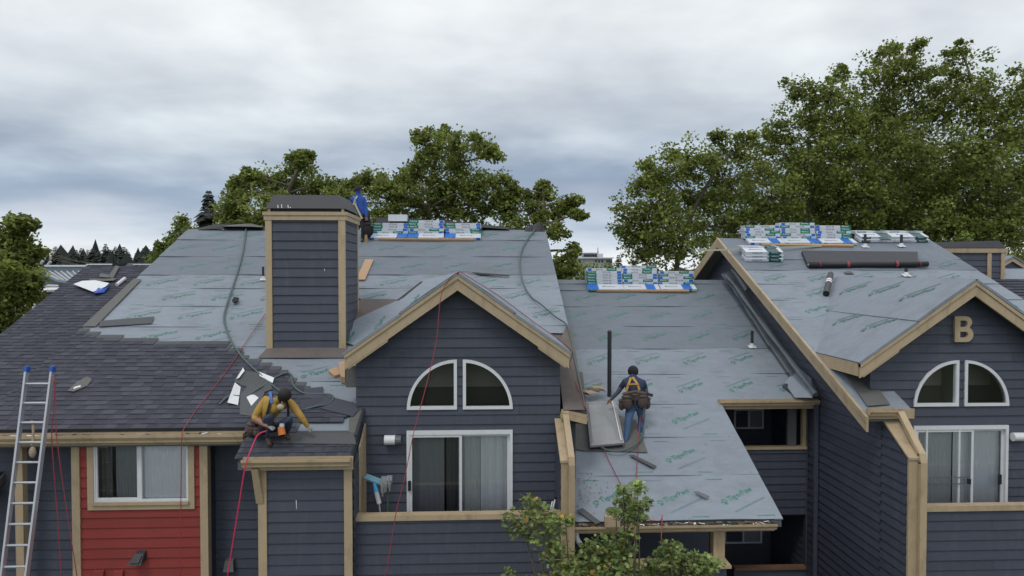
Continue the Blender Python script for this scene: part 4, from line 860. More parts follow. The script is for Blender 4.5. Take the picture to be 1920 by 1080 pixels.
# the letter on the gable
def letter_B():
    cu = bpy.data.curves.new('letter', 'CURVE'); cu.dimensions = '2D'; cu.fill_mode = 'BOTH'
    def loop(pts):
        s = cu.splines.new('POLY'); s.points.add(len(pts) - 1)
        for p, q in zip(s.points, pts): p.co = (*q, 0, 1)
        s.use_cyclic_u = True
    arc = lambda cx, cy, rx, ry, a0, a1, n=9: [(cx + rx * math.cos(math.radians(a0 + (a1 - a0) * i / n)), cy + ry * math.sin(math.radians(a0 + (a1 - a0) * i / n))) for i in range(n + 1)]
    loop([(0, 0)] + arc(0.48, 0.285, 0.27, 0.285, -90, 62) + arc(0.44, 0.77, 0.25, 0.23, -50, 90) + [(0, 1)])
    loop([(0.22, 0.17)] + arc(0.45, 0.285, 0.09, 0.115, -90, 90, 7) + [(0.22, 0.40)]); loop([(0.22, 0.585)] + arc(0.42, 0.71, 0.09, 0.125, -90, 90, 7) + [(0.22, 0.835)])
    cu.extrude = 0.03; to = bpy.data.objects.new('t', cu); COL.objects.link(to); dg = bpy.context.evaluated_depsgraph_get(); dg.update(); me = bpy.data.meshes.new_from_object(to.evaluated_get(dg)); bpy.data.objects.remove(to); return me
me = letter_B(); me.materials.clear(); me.materials.append(TAN); p0, p1 = Y_(1788, 641, YGR - .05), Y_(1788, 593, YGR - .05); hh = p1.z - p0.z
o = obj('letter_sign', me, None, Matrix.Translation(p0) @ Matrix.Diagonal((hh, 1, 1, 1)) @ Matrix.Rotation(math.pi / 2, 4, 'X') @ Matrix.Diagonal((1, hh, 1, 1))); tag(o, 'tan capital letter B fixed on the dark right gable', 'sign')

# ================================================================== FAR RIGHT BUILDING
YZ = 23.0; BF = thing('apartment_building', 'farther grey-blue building at the right edge with low boxed chimney and shingles', 'building', (17, 26, 0), 'joined apartment buildings of the block')
zz0 = zpx(1860, 503, YZ + 1); b = MB(); x0_ = XRR - 0.6
CF = SL * (YZ + 1) - (zz0 - H)
slab(b, [(x0_, 16), (30, 16), (30, YZ + 1), (x0_, YZ + 1)], CF, -0.03, -.15); b.prism([(x0_, YZ + 1, zz0 - .15), (30, YZ + 1, zz0 - .15), (30, 32, zz0 - 4), (x0_, 32, zz0 - 4)], [(x0_, YZ + 1, zz0), (30, YZ + 1, zz0), (30, 32, zz0 - 3.85), (x0_, 32, zz0 - 3.85)])
RF = b.build('roof', UND, BF)
b = MB(); y = 16.2; r = random.Random(9)
while y < YZ + 0.15:
    x = x0_ + 0.1
    while x < 26:
        w = r.uniform(0.15, 0.35); p = [roofp(x, y, CF, .015), roofp(x + w, y, CF, .015), roofp(x + w, y + .17, CF, .002), roofp(x, y + .17, CF, .002), roofp(x, y, CF, 0), roofp(x + w, y, CF, 0)]; b.add(p, [[0, 1, 2, 3], [4, 5, 1, 0]], r.choice((0, 0, 1, 2))); x += w
    y += 0.20
o = b.build('shingle_field', [SHA, SHB, SHC], RF); o['kind'] = 'stuff'
b = MB(); b.box((x0_ + .5, 16.8, 0), (30, 30, SL * 16.8 - CF + H - .2)); b.build('wall', SID, BF)
yc = 23.2; k0, k1, k2 = xpx(1760, 480, yc), xpx(1850, 480, yc), xpx(1882, 480, yc); kt = zpx(1850, 474, yc); kb = zpx(1850, 510, yc) - 1
CH2 = wall(BF, (0, yc, 0), (1, 0, 0), (0, -1, 0), [(k0, kb), (k2, kb), (k2, kt), (k0, kt)], (), SID, e=0.2, name='chimney')
b = MB(); b.box((k0, yc + .1, kb), (k2, yc + 1.3, kt)); b.build('chimney_core', SID, BF)
for x in (k1, k2 - .12): board('corner_board', CH2, (x, yc - .05, kb), (x + .14, yc - .022, kt))
board('crown_trim', CH2, (k0 - .06, yc - .07, kt), (k2 + .1, yc + 1.4, zpx(1850, 466, yc))); board('vent_gap', CH2, (k0, yc, zpx(1850, 466, yc)), (k2, yc + 1.3, zpx(1850, 463, yc)), BLK)
zl, zh = zpx(1850, 465, yc), zpx(1850, 451, yc); b = MB(); b.prism([(k0 - .05, yc - .05, zl), (k2 + .06, yc - .05, zl), (k2 + .06, yc + 1.4, zl), (k0 - .05, yc + 1.4, zl)], [(k0 + .1, yc + .1, zh - .05), (k2 - .1, yc + .1, zh), (k2 - .1, yc + 1.2, zh), (k0 + .1, yc + 1.2, zh - .05)]); b.build('chimney_cap', BLKM, CH2)
ap = Y_(1899, 481, 24.6); b = MB()
for sg in (-1, 1):
    q = [ap, ap + Vector((sg * .8, 0, -.47)), ap + Vector((sg * .8, 0, -.64)), ap + Vector((0, 0, -.17))]; b.extr(q, (0, .05, 0))
g = b.build('rake_board', TAN, BF); b = MB()
for sg in (-1, 1):
    q = [ap + Vector((0, -.05, .0)), ap + Vector((sg * .8, -.05, -.47)), ap + Vector((sg * .8, 3, -.47)), ap + Vector((0, 3, 0))]; b.prism(q, [k + Vector((0, 0, .04)) for k in q])
b.build('gable_roof', UND, BF); b = MB(); b.extr([ap + Vector((0, .1, -.1)), ap + Vector((.72, .1, -.52)), ap + Vector((.72, .1, -1.6)), ap + Vector((-.72, .1, -1.6)), ap + Vector((-.72, .1, -.52))], (0, 2.8, 0)); b.build('gable_wall', SID, BF)
# ================================================================== THINGS ON THE ROOFS
BL_, BW_, BH_ = 1.02, 0.335, 0.0775
def bundle_mesh(kind, seed):
    """one paper-wrapped shingle bundle: origin at the lower front edge's middle, printed bands and lettering"""
    r = random.Random(seed); b = MB(); x0, x1 = -BL_ / 2, BL_ / 2; h = BH_
    if kind == 'vista':  cuts = [(0, .28, 1), (.28, .87, 0), (.87, .985, 2), (.985, 1, 0)]; top = [(0, .30, 2), (.30, 1, 0)]
    elif kind == 'flip': cuts = [(0, .11, 2), (.11, .70, 0), (.70, 1, 1)]; top = [(0, .72, 0), (.72, 1, 2)]
    elif kind == 'mid':  cuts = [(0, .04, 0), (.04, .15, 2), (.15, .58, 0), (.58, .86, 1), (.86, 1, 0)]; top = [(0, .62, 0), (.62, .88, 2), (.88, 1, 0)]
    else:                cuts = [(0, .05, 0), (.05, .30, 3), (.30, 1, 0)] if kind == 'ridge' else [(0, .62, 0), (.62, .95, 3), (.95, 1, 0)]; top = [(0, .58, 0), (.58, .90, 3), (.90, 1, 0)]
    bev = 0.004
    for a, c, mi in cuts:
        xa, xb = x0 + BL_ * a, x0 + BL_ * c
        b.add([(xa, 0, bev), (xb, 0, bev), (xb, 0, h - bev), (xa, 0, h - bev)], [[0, 1, 2, 3]], mi)
        b.add([(-xa, BW_, bev), (-xb, BW_, bev), (-xb, BW_, h - bev), (-xa, BW_, h - bev)], [[0, 1, 2, 3]], mi)
    for a, c, mi in top:
        xa, xb = x0 + BL_ * a, x0 + BL_ * c; b.add([(xa, bev, h), (xb, bev, h), (xb, BW_ - bev, h), (xa, BW_ - bev, h)], [[0, 1, 2, 3]], mi)
        b.add([(xa, 0, h - bev), (xb, 0, h - bev), (xb, bev, h), (xa, bev, h)], [[0, 1, 2, 3]], mi); b.add([(xa, BW_, h - bev), (xb, BW_, h - bev), (xb, BW_ - bev, h), (xa, BW_ - bev, h)], [[0, 1, 2, 3]], mi)
    for s, x in ((1, x0), (-1, x1)):
        pf = [(0, bev), (0, h - bev), (bev, h), (BW_ - bev, h), (BW_, h - bev), (BW_, bev), (BW_ - bev, 0), (bev, 0)]; b.add([(x, p, q) for p, q in pf], [list(range(8))], 0)
        for z in (.25, .5, .75): b.add([(x - s * .002, .02, h * z), (x - s * .002, BW_ - .02, h * z), (x - s * .002, BW_ - .02, h * z + .004), (x - s * .002, .02, h * z + .004)], [[0, 1, 2, 3]], 4)
    b.add([(x0, bev, 0), (x1, bev, 0), (x1, BW_ - bev, 0), (x0, BW_ - bev, 0)], [[0, 1, 2, 3]], 0)
    def lett(t, xa, xb, z, hh, mi, sl=0.0):
        v, f = text_poly(t, 1, 0.01); w = v[:, 0].max(); k = min((xb - xa) / w, hh * 1.35); ox = (xa + xb - w * k) / 2; b.add([(ox + x * k, -0.0022, z + y * k) for x, y in v], f, mi)
    for a, c, mi in cuts:
        xa, xb = x0 + BL_ * a, x0 + BL_ * c
        if mi in (1, 3): lett('Malarkey', xa + .03, xb - .03, .026, .040, 5)
        elif mi == 0 and c - a > .3: lett('VISTA AR' if kind in ('vista', 'flip', 'mid') else 'WINDSOR', xa + .12, xb - .12, .022, .044, 4)
    v, f = text_poly('Malarkey', 1, 0.01); w = v[:, 0].max(); k = 0.36 / w; ox = x0 + BL_ * (0.42 if kind == 'vista' else 0.14); b.add([(ox + x * k, 0.12 + y * k, h + 0.0015) for x, y in v], f, 4 if kind != 'flip' else 1)
    me = bpy.data.meshes.new('shingle_bundle'); me.from_pydata([tuple(v) for v in b.v], [], b.f)
    for m in (BWH, BGR, BBL, BTE, TXD, TXW, TXM): me.materials.append(m)
    me.polygons.foreach_set('material_index', b.m); return me
BV = {k: bundle_mesh(k, i) for i, k in enumerate(('vista', 'flip', 'mid', 'ridge', 'ridge2'))}
ORD = ['bottom', 'second from bottom', 'third from bottom', 'fourth from bottom', 'fifth from bottom', 'sixth from bottom', 'seventh from bottom', 'eighth from bottom', 'ninth from bottom']
def axes(o, rz, tilt):
    X = Vector((math.cos(rz), math.sin(rz), 0)); Yv = Vector((-math.sin(rz) * math.cos(tilt), math.cos(rz) * math.cos(tilt), math.sin(tilt))); Zv = X.cross(Yv)
    return Matrix(((X.x, Yv.x, Zv.x, o.x), (X.y, Yv.y, Zv.y, o.y), (X.z, Yv.z, Zv.z, o.z), (0, 0, 0, 1)))
def stack(C, xcs, yb, counts, stackname, kinds, group, slope_rows=1, cols=('left', 'middle', 'right'), looks='white', tilt_up=0.12, lead=0.0):
    p0 = S_(sum(xcs) / len(xcs), yb, C); Y0 = p0.y; ts = math.atan(SL); r = random.Random(sum(xcs) + yb)
    for ci, (xc, n) in enumerate(zip(xcs, counts)):
        x = S_(xc, yb, C).x
        for k in range(n):
            kd = kinds[(ci * 3 + k * 2 + (k // 2) * ci) % len(kinds)] if not isinstance(kinds, dict) else kinds[ci][min(k, len(kinds[ci]) - 1)]
            jx, jr = r.uniform(-.015, .015), r.uniform(-.012, .012)
            if k < slope_rows:
                o = roofp(x + jx, Y0 + lead * k + 0.05 * k * (slope_rows > 1), C, 0.022 + k * (BH_ + .002)); M = axes(o, jr, ts)
            else:
                i = k - slope_rows; o = Vector((x + jx, Y0 + 0.27 + 0.016 * i + r.uniform(-.012, .012), roofp(x, Y0, C).z + 0.205 + 0.0795 * i + (slope_rows - 1) * BH_)); M = axes(o, jr, tilt_up * max(0, 1 - i * .35))
            pos = 'at the top' if k == n - 1 else ('at the bottom' if k == 0 else ORD[k])
            cl = (', %s column' % cols[ci]) if len(xcs) > 1 else ''
            q = tag(obj('shingle_bundle', BV[kd], None, M), f'{looks} bundle {pos}{cl} of {stackname}'.replace('  ', ' '), 'shingle bundle', group)
G1 = 'wrapped shingle bundles stacked on the roofs'
stack(CM, (729, 797, 868), 451.5, (5, 6, 5), 'the ridge stack beside the chimney', {0: ['flip', 'mid', 'vista', 'vista', 'vista'], 1: ['vista', 'vista', 'mid', 'vista', 'vista', 'vista'], 2: ['vista', 'flip', 'flip', 'vista', 'vista']}, G1)
stack(CMID, (1136, 1204, 1273), 548, (7, 8, 6), 'the middle roof stack', {0: ['vista', 'vista', 'vista', 'vista', 'vista', 'vista', 'mid'], 1: ['mid', 'vista', 'mid', 'vista', 'vista', 'mid', 'mid', 'flip'], 2: ['mid', 'flip', 'vista', 'flip', 'vista', 'mid']}, G1)
stack(CR, (1437, 1505, 1573), 461, (6, 7, 6), 'the long right ridge stack', {0: ['mid', 'vista', 'mid', 'flip', 'mid', 'vista'], 1: ['flip', 'mid', 'vista', 'mid', 'mid', 'vista', 'mid'], 2: ['mid', 'flip', 'flip', 'mid', 'flip', 'flip']}, G1)
stack(CR, (1645, 1709), 456, (3, 3), 'the low stack behind two pipes', ['ridge', 'ridge2'], 'dark-labelled shingle bundles on the right roof', slope_rows=2, cols=('left', 'right'), looks='teal-labelled')
stack(CR, (1433,), 492, (4,), 'the small stack near the rake', ['ridge2', 'ridge'], 'dark-labelled shingle bundles on the right roof', slope_rows=3, looks='teal-labelled')
b = MB(); p0, p1 = Y_(729, 412, 20.9), Y_(764, 403, 20.9); b.box((p0.x, 20.75, p0.z - .05), (p1.x, 21.1, p1.z)); tag(b.build('white_carton', BWH), 'white carton on the dark felt behind the ridge stack', 'carton')
def plank(px0, px1, C, label, w=0.14, t=0.04, lift=0.024, name='wood_plank'):
    a, c = S_(*px0, C), S_(*px1, C); d = (c - a).normalized(); n = RN; s = n.cross(d); b = MB()
    q = [a + n * lift, c + n * lift, c + s * w + n * lift, a + s * w + n * lift]
    if s.z < 0: q = [a + n * lift, c + n * lift, c - s * w + n * lift, a - s * w + n * lift]
    b.prism(q, [p + n * t for p in q]); return tag(b.build(name, WOOD), label, 'plank', 'raw wood planks on the roofs')
plank((711, 452.5), (889, 453.5), CM, 'raw wood plank under the ridge stack beside the chimney', 0.12, 0.05)
plank((1119, 549), (1292, 550), CMID, 'raw wood plank below the middle roof stack of bundles', 0.12, 0.06)
plank((1428, 463), (1600, 465), CR, 'raw wood plank below the long right ridge stack', 0.12, 0.05)
b = MB(); a, c = S_(676, 528, CM), S_(693, 490, CM); d = (c - a).normalized(); s = d.cross(RN); q = [a + s * .11, a - s * .11, c - s * .11, c + s * .11]
b.prism([p + RN * .03 for p in q], [p + RN * .06 for p in q]); tag(b.build('wood_plank', WOOD), 'short raw plank lying up the slope right of the chimney', 'plank', 'raw wood planks on the roofs')
b = MB(); a, c = Y_(1309, 470, YRR - 1.5), S_(1540, 464.5, CR) + Vector((0, 0, .05)); b.bar(a, c, 0.035, 0.05); o = b.build('metal_strip', mat('strip_pale_green', (0.42, 0.45, 0.33), 0.5)); tag(o, 'long pale strip poking out past the right roof gable', 'metal strip')
# wood offcuts by the bay
for i, (px, lab) in enumerate((([(616, 701), (632, 695), (646, 706), (628, 712)], 'topmost pale wood offcut beside the left gable'), ([(636, 693), (648, 690), (648, 722), (640, 720)], 'upright rusty wood offcut against the left gable wall'))):
    b = MB(); pts = [S_(x, y, CM) for x, y in px]; b.prism([p + RN * (.03 + i * .0) for p in pts], [p + RN * (.09 + i * .08) for p in pts]); tag(b.build('wood_offcut', WOOD), lab, 'wood offcut', 'wood offcuts by the left gable')
# vent pipes
def vent(px, C, top, r, label, base=True, g='roof vent pipes', basem=LEAD):
    p = S_(*px, C); zt_ = Y_(px[0], top, p.y).z; t = thing('vent_pipe', label, 'vent pipe', p, g)
    b = MB(); b.tube([p - Vector((0, 0, .1)), (p.x, p.y, zt_)], r, 10); b.build('pipe', PIPE, t, smooth=False)
    if base:
        b = MB(); b.tube([p + RN * .01, p + Vector((0, 0, 0.04)), p + Vector((0, 0, 0.11))], [r * 1.9, r * 1.6, r * 1.15], 10); w = r * 2.5
        X = Vector((1, 0, 0)); q = [p + X * i * w + RV * j * w * .8 + RN * .028 for i, j in ((-1, -1), (1, -1), (1, 1), (-1, 1))]; b.prism(q, [k + RN * .006 for k in q]); b.build('flashing', basem, t)
    return t
vent((493.5, 526), CM, 500, 0.028, 'thin vent pipe left of the boxed chimney')
vent((1410, 652), CMID, 620, 0.035, 'short vent pipe near the side wall on the middle roof')
tall = vent((1142.5, 744), CMID, 622, 0.046, 'tall dark pipe standing behind the skylight', base=False)
b = MB(); p = S_(1142.5, 744, CMID); b.ball((p.x, p.y, Y_(1142, 623, p.y).z), (.05, .05, .05)); b.build('cap', PIPE, tall)
vent((1622, 464), CR, 439, 0.038, 'left pipe before the low teal-labelled stack')
vent((1690, 463), CR, 440, 0.038, 'right pipe before the low teal-labelled stack')
vent((1699, 518), CR, 503, 0.040, 'stubby pipe below the folded black membrane')
b = MB(); p = S_(1592, 515, CR); b.add([p + Vector((-.12, -.05, .03)), p + Vector((.12, -.05, .03)), p + Vector((.02, .02, .10)), p + Vector((.1, .2, .06)), p + Vector((-.1, .2, .06))], [[0, 1, 2], [1, 3, 2], [3, 4, 2], [4, 0, 2]]); tag(b.build('roof_jack', GREYF), 'small torn grey roof jack below the folded membrane', 'roof jack')
# folded membrane with red straps, and the tar paper roll
t = thing('membrane_roll', 'long folded black membrane with red straps on the right roof', 'membrane roll', S_(1620, 500, CR))
pa, pb = S_(1515, 503, CR), S_(1737, 501.5, CR); pa = pa + RN * .10; pb = pb + RN * .10; ax = (pb - pa).normalized()
b = MB(); b.tube([pa, pb], 0.075, 12); b.build('roll', BLK, t, smooth=True)
qa, qb = S_(1502, 476, CR), S_(1719, 478, CR); b = MB(); q = [pa + RN * .03 + Vector((0, .08, 0)), pb - ax * .22 + RN * .03 + Vector((0, .08, 0)), qb + RN * .10, qa + RN * .10]; b.prism([k - RN * .03 for k in q], q); b.prism([q[0] - RN * .19, q[1] - RN * .19, q[2] - RN * .09, q[3] - RN * .09], [q[0] - RN * .035, q[1] - RN * .035, q[2] - RN * .035, q[3] - RN * .035]); b.build('folded_sheet', BLKM, t)
for f_, w in ((0.09, .02), (0.325, .07), (0.735, .07), (0.93, .02)):
    p = pa.lerp(pb, f_); b = MB(); ring = [p + (RN * math.cos(a) + RV * math.sin(a)) * 0.082 for a in [i * math.pi / 6 - 2.2 for i in range(11)]]
    for i in range(10): b.add([ring[i] - ax * w / 2, ring[i] + ax * w / 2, ring[i + 1] + ax * w / 2, ring[i + 1] - ax * w / 2], [[0, 1, 2, 3]])
    b.build('strap', REDR, t)
for p, s in ((pa, -1), (pb, 1)):
    b = MB(); b.tube([p + ax * s * .002, p + ax * s * .02], 0.035, 8); b.build('core_end', ALU if s < 0 else BLK, t)
t = thing('felt_roll', 'upright-lying dark felt roll with a white band on the right roof', 'felt roll', S_(1549, 550, CR))
pa, pb = S_(1547.5, 557, CR) + RN * .09, S_(1556, 520, CR) + RN * .09; b = MB(); b.tube([pa, pb], 0.072, 14, cap=False); r_ = b.build('roll', mat('felt_charcoal', (0.075, 0.077, 0.085), .75, .15, 10), t, smooth=True)
b = MB(); b.tube([pa + (pb - pa) * .001, pa + (pb - pa) * .05], [0.045, .045], 12); b.build('core', BLK, t); b = MB(); b.tube([pa.lerp(pb, .50), pa.lerp(pb, .66)], .0755, 14, cap=False); b.build('band', PAPER, t, smooth=True); b = MB(); b.tube([pa.lerp(pb, .565), pa.lerp(pb, .60)], .0765, 14, cap=False); b.build('band_stripe', PINKR, t, smooth=True)
# skylight
t = thing('skylight', 'grey curb mounted skylight lying on the middle roof beside the worker', 'skylight', S_(1135, 790, CMID))
q = [S_(x, y, CMID) for x, y in ((1107, 846), (1167, 841), (1152, 767), (1099, 768))]
b = MB(); b.prism([p - RN * .02 for p in q], [p + RN * .16 for p in q]); b.build('curb', BLKM, t)
def lerp4(u, v): return q[0] * (1 - u) * (1 - v) + q[1] * u * (1 - v) + q[2] * u * v + q[3] * (1 - u) * v
b = MB(); o_ = [lerp4(*k) for k in ((-.03, -.03), (1.03, -.03), (1.03, 1.03), (-.03, 1.03))]; i_ = [lerp4(*k) for k in ((.06, .03), (.84, .03), (.82, .96), (.06, .96))]
b.add([p + RN * .165 for p in o_] + [p + RN * .19 for p in i_], [[i, (i + 1) % 4, 4 + (i + 1) % 4, 4 + i] for i in range(4)]); b.add([p + RN * .165 for p in o_] + [p + RN * .12 for p in o_], [[i, (i + 1) % 4, 4 + (i + 1) % 4, 4 + i] for i in range(4)]); b.build('frame', mat('skylight_frame', (0.30, 0.30, 0.31), .5, .2, 6), t)
b = MB(); b.add([p + RN * .187 for p in i_], [[0, 1, 2, 3]]); b.build('pane', mat('skylight_pane', (0.27, 0.28, 0.295), .2, .2, 3, dirt=(.25, .25, .25), dscale=4), t)
b = MB(); b.bar(q[1] + RN * .2 - (q[1] - q[0]) * .07, q[2] + RN * .2 - (q[2] - q[3]) * .10, .02, .02, RN); b.build('rib', LEAD, t)
# paper scraps at the skylight head
b = MB(); r = random.Random(4)
for k in range(7):
    p = S_(1095 + k * 5, 750 - (k % 3) * 3, CMID) + RN * (.17 + .015 * k); u = Vector((r.uniform(.05, .16), r.uniform(-.1, .1), 0)); v_ = Vector((-.03, .05, .02)); b.add([p - u - v_, p + u - v_, p + u + v_, p - u + v_], [[0, 1, 2, 3]], k % 2)
tag(b.build('scrap_heap', [GREYF, WOOD]), 'small heap of torn scraps at the head of the skylight', 'scraps', kind='stuff')

# ------------------------------------------------------------------ loose sheets, scraps, tarp
def loose(name, px, C, m, label, cat, group=None, lift=0.034, t=0.008, curl=0.0, seed=0):
    lift = max(lift, .05); r = random.Random(seed or len(label)); b = MB(); c = sum((S_(x, y, C) for x, y in px), Vector()) / len(px); rim = [S_(x, y, C) + RN * (lift + r.uniform(0, curl)) for x, y in px]; n = len(rim)
    b.add(rim + [p - RN * t for p in rim] + [c + RN * (lift + curl * .4)], [[i, (i + 1) % n, 2 * n] for i in range(n)] + [[i, (i + 1) % n, n + (i + 1) % n, n + i] for i in range(n)] + [[n + i for i in range(n)]])
    return tag(b.build(name, m), label, cat, group)
GS = 'loose shingle strips on the left roof'
loose('shingle_strip', [(190, 605), (290, 597), (285, 610), (185, 616)], CM, SHN, 'loose two-tone shingle strip on the bare underlayment by the rake', 'shingle strip', GS)
loose('shingle_strip', [(199, 700), (335, 706), (335, 710), (199, 705)], CM, SHA, 'dark narrow shingle strip lying across the laid shingles', 'shingle strip', GS, .03)
loose('shingle_strip', [(440, 720), (450, 700), (500, 705), (512, 735), (492, 742)], CM, SHN, 'grey loose shingle over white wrappers behind the crouching worker', 'shingle strip', GS, .05, .01, .04)
loose('shingle_strip', [(452, 746), (470, 722), (497, 742), (475, 785), (450, 782)], CM, SHN, 'grey shingle left of the crouching worker, below the wrappers', 'shingle strip', GS, .036, .01, .02)
loose('shingle_strip', [(570, 733), (606, 729), (606, 749), (572, 750)], CM, SHC, 'small grey shingle piece up the slope from the worker', 'shingle strip', GS, .03)
for i, px in enumerate((((606, 745), (681, 764), (662, 786), (592, 768)), ((562, 755), (606, 749), (600, 772), (566, 775)))):
    loose('shingle_strip', px, CM, (SHC, SHB)[i], ('slanting shingle strip right of the worker beside the grey flashing', 'short dark shingle strip just right of the worker')[i], 'shingle strip', GS, .05, .01, .015)
loose('cardboard_scrap', [(128, 738), (145, 722), (165, 712), (174, 716), (165, 728), (140, 740)], CM, GREYF, 'torn grey cardboard scrap on the shingles right of the ladder', 'cardboard scrap', None, .04, .006, .03)
loose('paper_scrap', [(141, 731), (153, 728), (152, 732), (139, 735)], CM, PAPER, 'small pale paper strip on the cardboard scrap', 'paper scrap', 'paper scraps on the left roof', .06, .003, .02)
for i, (px, lab) in enumerate(((((428, 764), (442, 726), (452, 730), (447, 764)), 'white torn wrapper left of the crouching worker'), (((486, 702), (515, 715), (512, 724), (488, 712)), 'white torn wrapper above the crouching worker'), (((463, 750), (475, 743), (486, 752), (472, 766)), "white wrapper scrap at the worker's shoulder"), (((444, 718), (457, 697), (460, 703), (450, 717)), 'thin white wrapper edge under the grey loose shingle'))):
    loose('paper_scrap', px, CM, PAPER, lab, 'paper scrap', 'paper scraps on the left roof', .05, .004, .06, i + 2)
loose('glove', [(436, 571), (440, 563), (449, 564), (447, 570), (440, 574)], CM, BLKC, 'dark crumpled glove on the left underlayment by the hose', 'glove', None, .06, .03, .05)
t = loose('tarp', [(140, 541), (155, 531), (180, 532), (206, 537), (200, 546), (188, 548), (176, 553)], CL, PAPER, 'crumpled white tarp with a blue edge on the lower wing', 'tarp', None, .06, .01, .08)
b = MB(); pts = [S_(x, y, CL) + RN * (.06 + .04 * (i % 2)) for i, (x, y) in enumerate(((175, 552), (186, 546), (206, 538), (203, 546), (196, 552), (180, 556)))]; b.prism([p - RN * .02 for p in pts], pts); b.build('tarp_edge', BLUEP, t)
for i, (px, lab) in enumerate(((((190, 517), (207, 521), (205, 526), (187, 525)), 'left grey-green cardboard flap near the lower wing ridge'), (((203, 525), (218, 503), (225, 504), (213, 525)), 'standing grey-green cardboard strip near the lower wing ridge'), (((168, 527), (220, 525), (214, 531), (170, 531)), 'flat grey cardboard sheet above the white tarp'))):
    loose('cardboard_scrap', px, CL, GREYF, lab, 'cardboard scrap', 'cardboard scraps on the lower wing', .05, .006, .05, i + 5)
b = MB(); b.tube([S_(220, 538, CL) + RN * .06, S_(235, 526, CL) + RN * .06], .05, 8); tag(b.build('paper_roll', PAPER), 'small white paper roll right of the tarp', 'paper roll')
for i, (C, px, lab) in enumerate(((CMID, ((1465, 727), (1474, 724), (1491, 737), (1482, 741)), 'dark shingle scrap on the middle roof near its upper gutter'), (CMID, ((1178, 858), (1187, 857), (1231, 878), (1224, 883)), 'thin wood-edged scrap on the underlayment below the skylight'), (CMID, ((1299, 927), (1308, 926), (1330, 936), (1322, 939)), 'twisted shiny wrapper scrap on the lower middle roof'), (CMID, ((1081, 962), (1092, 958), (1126, 985), (1117, 988)), 'grey shingle strip hanging over the lower gutter'))):
    loose('roof_scrap', px, C, (SHA, SHN, GREYP, SHN)[i], lab, 'scrap', 'scraps on the middle roof', .045, .008, .03, i + 8)
b = MB(); p = S_(1146, 980, CMID); b.box((p.x - .13, p.y - .16, p.z - .02), (p.x + .12, p.y - .06, p.z + .16)); tag(b.build('downspout_piece', TAN), 'tan downspout offcut standing in the lower gutter', 'offcut')
litter(CM, [(XL, xe1, 11.83, zg, 50), (xl0, xl1, YLO - .15, zlow + .03, 130)], 'torn shingle crumbs lying along the open gutters', 3)

# ------------------------------------------------------------------ ropes and hoses
def line(name, pts, r, m, label, cat, group=None, n=5): b = MB(); b.tube(smooth_path(pts, n), r, 6); return tag(b.build(name, m, smooth=True), label, cat, group)
M_ = lambda x, y, l=.06: S_(x, y, CM) + RN * l
K_ = lambda x, y, l=.055: S_(x, y, CMID) + RN * l
line('air_hose', [M_(*p) for p in ((462, 432), (459, 455), (455, 480), (444, 520), (431, 560), (422, 590), (421, 606), (428, 630), (441, 655), (460, 680), (485, 704), (505, 722), (528, 740))], .021, HOSE, 'grey-green hose running from the left ridge down to the worker', 'hose', 'air hoses on the roofs')
line('air_hose', [M_(*p, .05 + .03 * (i % 3 == 1)) for i, p in enumerate(((412, 763), (430, 750), (448, 747), (467, 744), (485, 736), (502, 723), (517, 712), (537, 706), (547, 708), (549, 722), (556, 735), (572, 742), (603, 743), (622, 748), (625, 754), (613, 763), (597, 768), (572, 772)))], .021, HOSE, 'grey-green hose coiled around the crouching worker', 'hose', 'air hoses on the roofs')
pts = [M_(*p) for p in ((1003, 434), (987, 455), (976, 480), (975, 505), (981, 535), (995, 560))] + [S_(x, y, CM) + RN * .12 for x, y in ((1015, 580), (1040, 602), (1060, 616))] + [M_(1069, 632, .06), M_(1078, 680, .05), M_(1086, 720, .05), M_(1098, 771, .05)]
line('air_hose', pts, .02, HOSE, 'grey-green hose from the right ridge end over the gable roof', 'hose', 'air hoses on the roofs')
line('air_hose', [K_(*p, .12) for p in ((1098, 786), (1108, 800), (1114, 822), (1120, 842), (1140, 854), (1165, 855), (1190, 843), (1203, 825), (1204, 808), (1196, 800))], .018, HOSE, 'dark hose looping below the skylight to the standing worker', 'hose', 'air hoses on the roofs')
line('air_hose', [K_(*p, .12) for p in ((1098, 790), (1104, 808), (1120, 825), (1145, 838), (1166, 836))], .016, HOSE, 'short dark hose along the lower edge of the skylight', 'hose', 'air hoses on the roofs')
zd = Vector((0, 0, 0)); GRp = 'red safety ropes'
line('safety_rope', [M_(500, 590), M_(470, 634), M_(440, 680), M_(400, 735), M_(364, 781), Y_(344, 806, 11.9), Y_(341, 818, 11.79), Y_(340, 850, 11.78), Y_(339, 960, 11.78), Y_(338, 1090, 11.78)], .0072, REDR, 'red rope from the chimney over the gutter across the red wall window', 'rope', GRp)
line('air_hose', [Y_(*p) for p in ((500, 808, 11.45), (484, 815, 11.42), (474, 835, 11.33), (465, 858, 11.22), (457, 890, 11.18), (446, 960, 11.18), (425, 1090, 11.18))], .012, PINKR, 'pink air hose hanging from the nail gun over the bay gutter', 'hose', 'pink and red lines')
pr = [S_(880, 513, CM) + RN * .04, Y_(858, 514, 12.25) + Vector((0, 0, .03)), Y_(838, 530, 12.22), Y_(826, 560, 12.2), Y_(818, 640, 12.15), Y_(800, 720, 12.0), Y_(776, 810, 11.8), Y_(758, 900, 11.6), Y_(742, 965, 11.55), Y_(722, 1090, 11.5)]
line('safety_rope', pr, .0072, REDR, 'red rope hanging from the left gable peak across the arched window', 'rope', GRp)
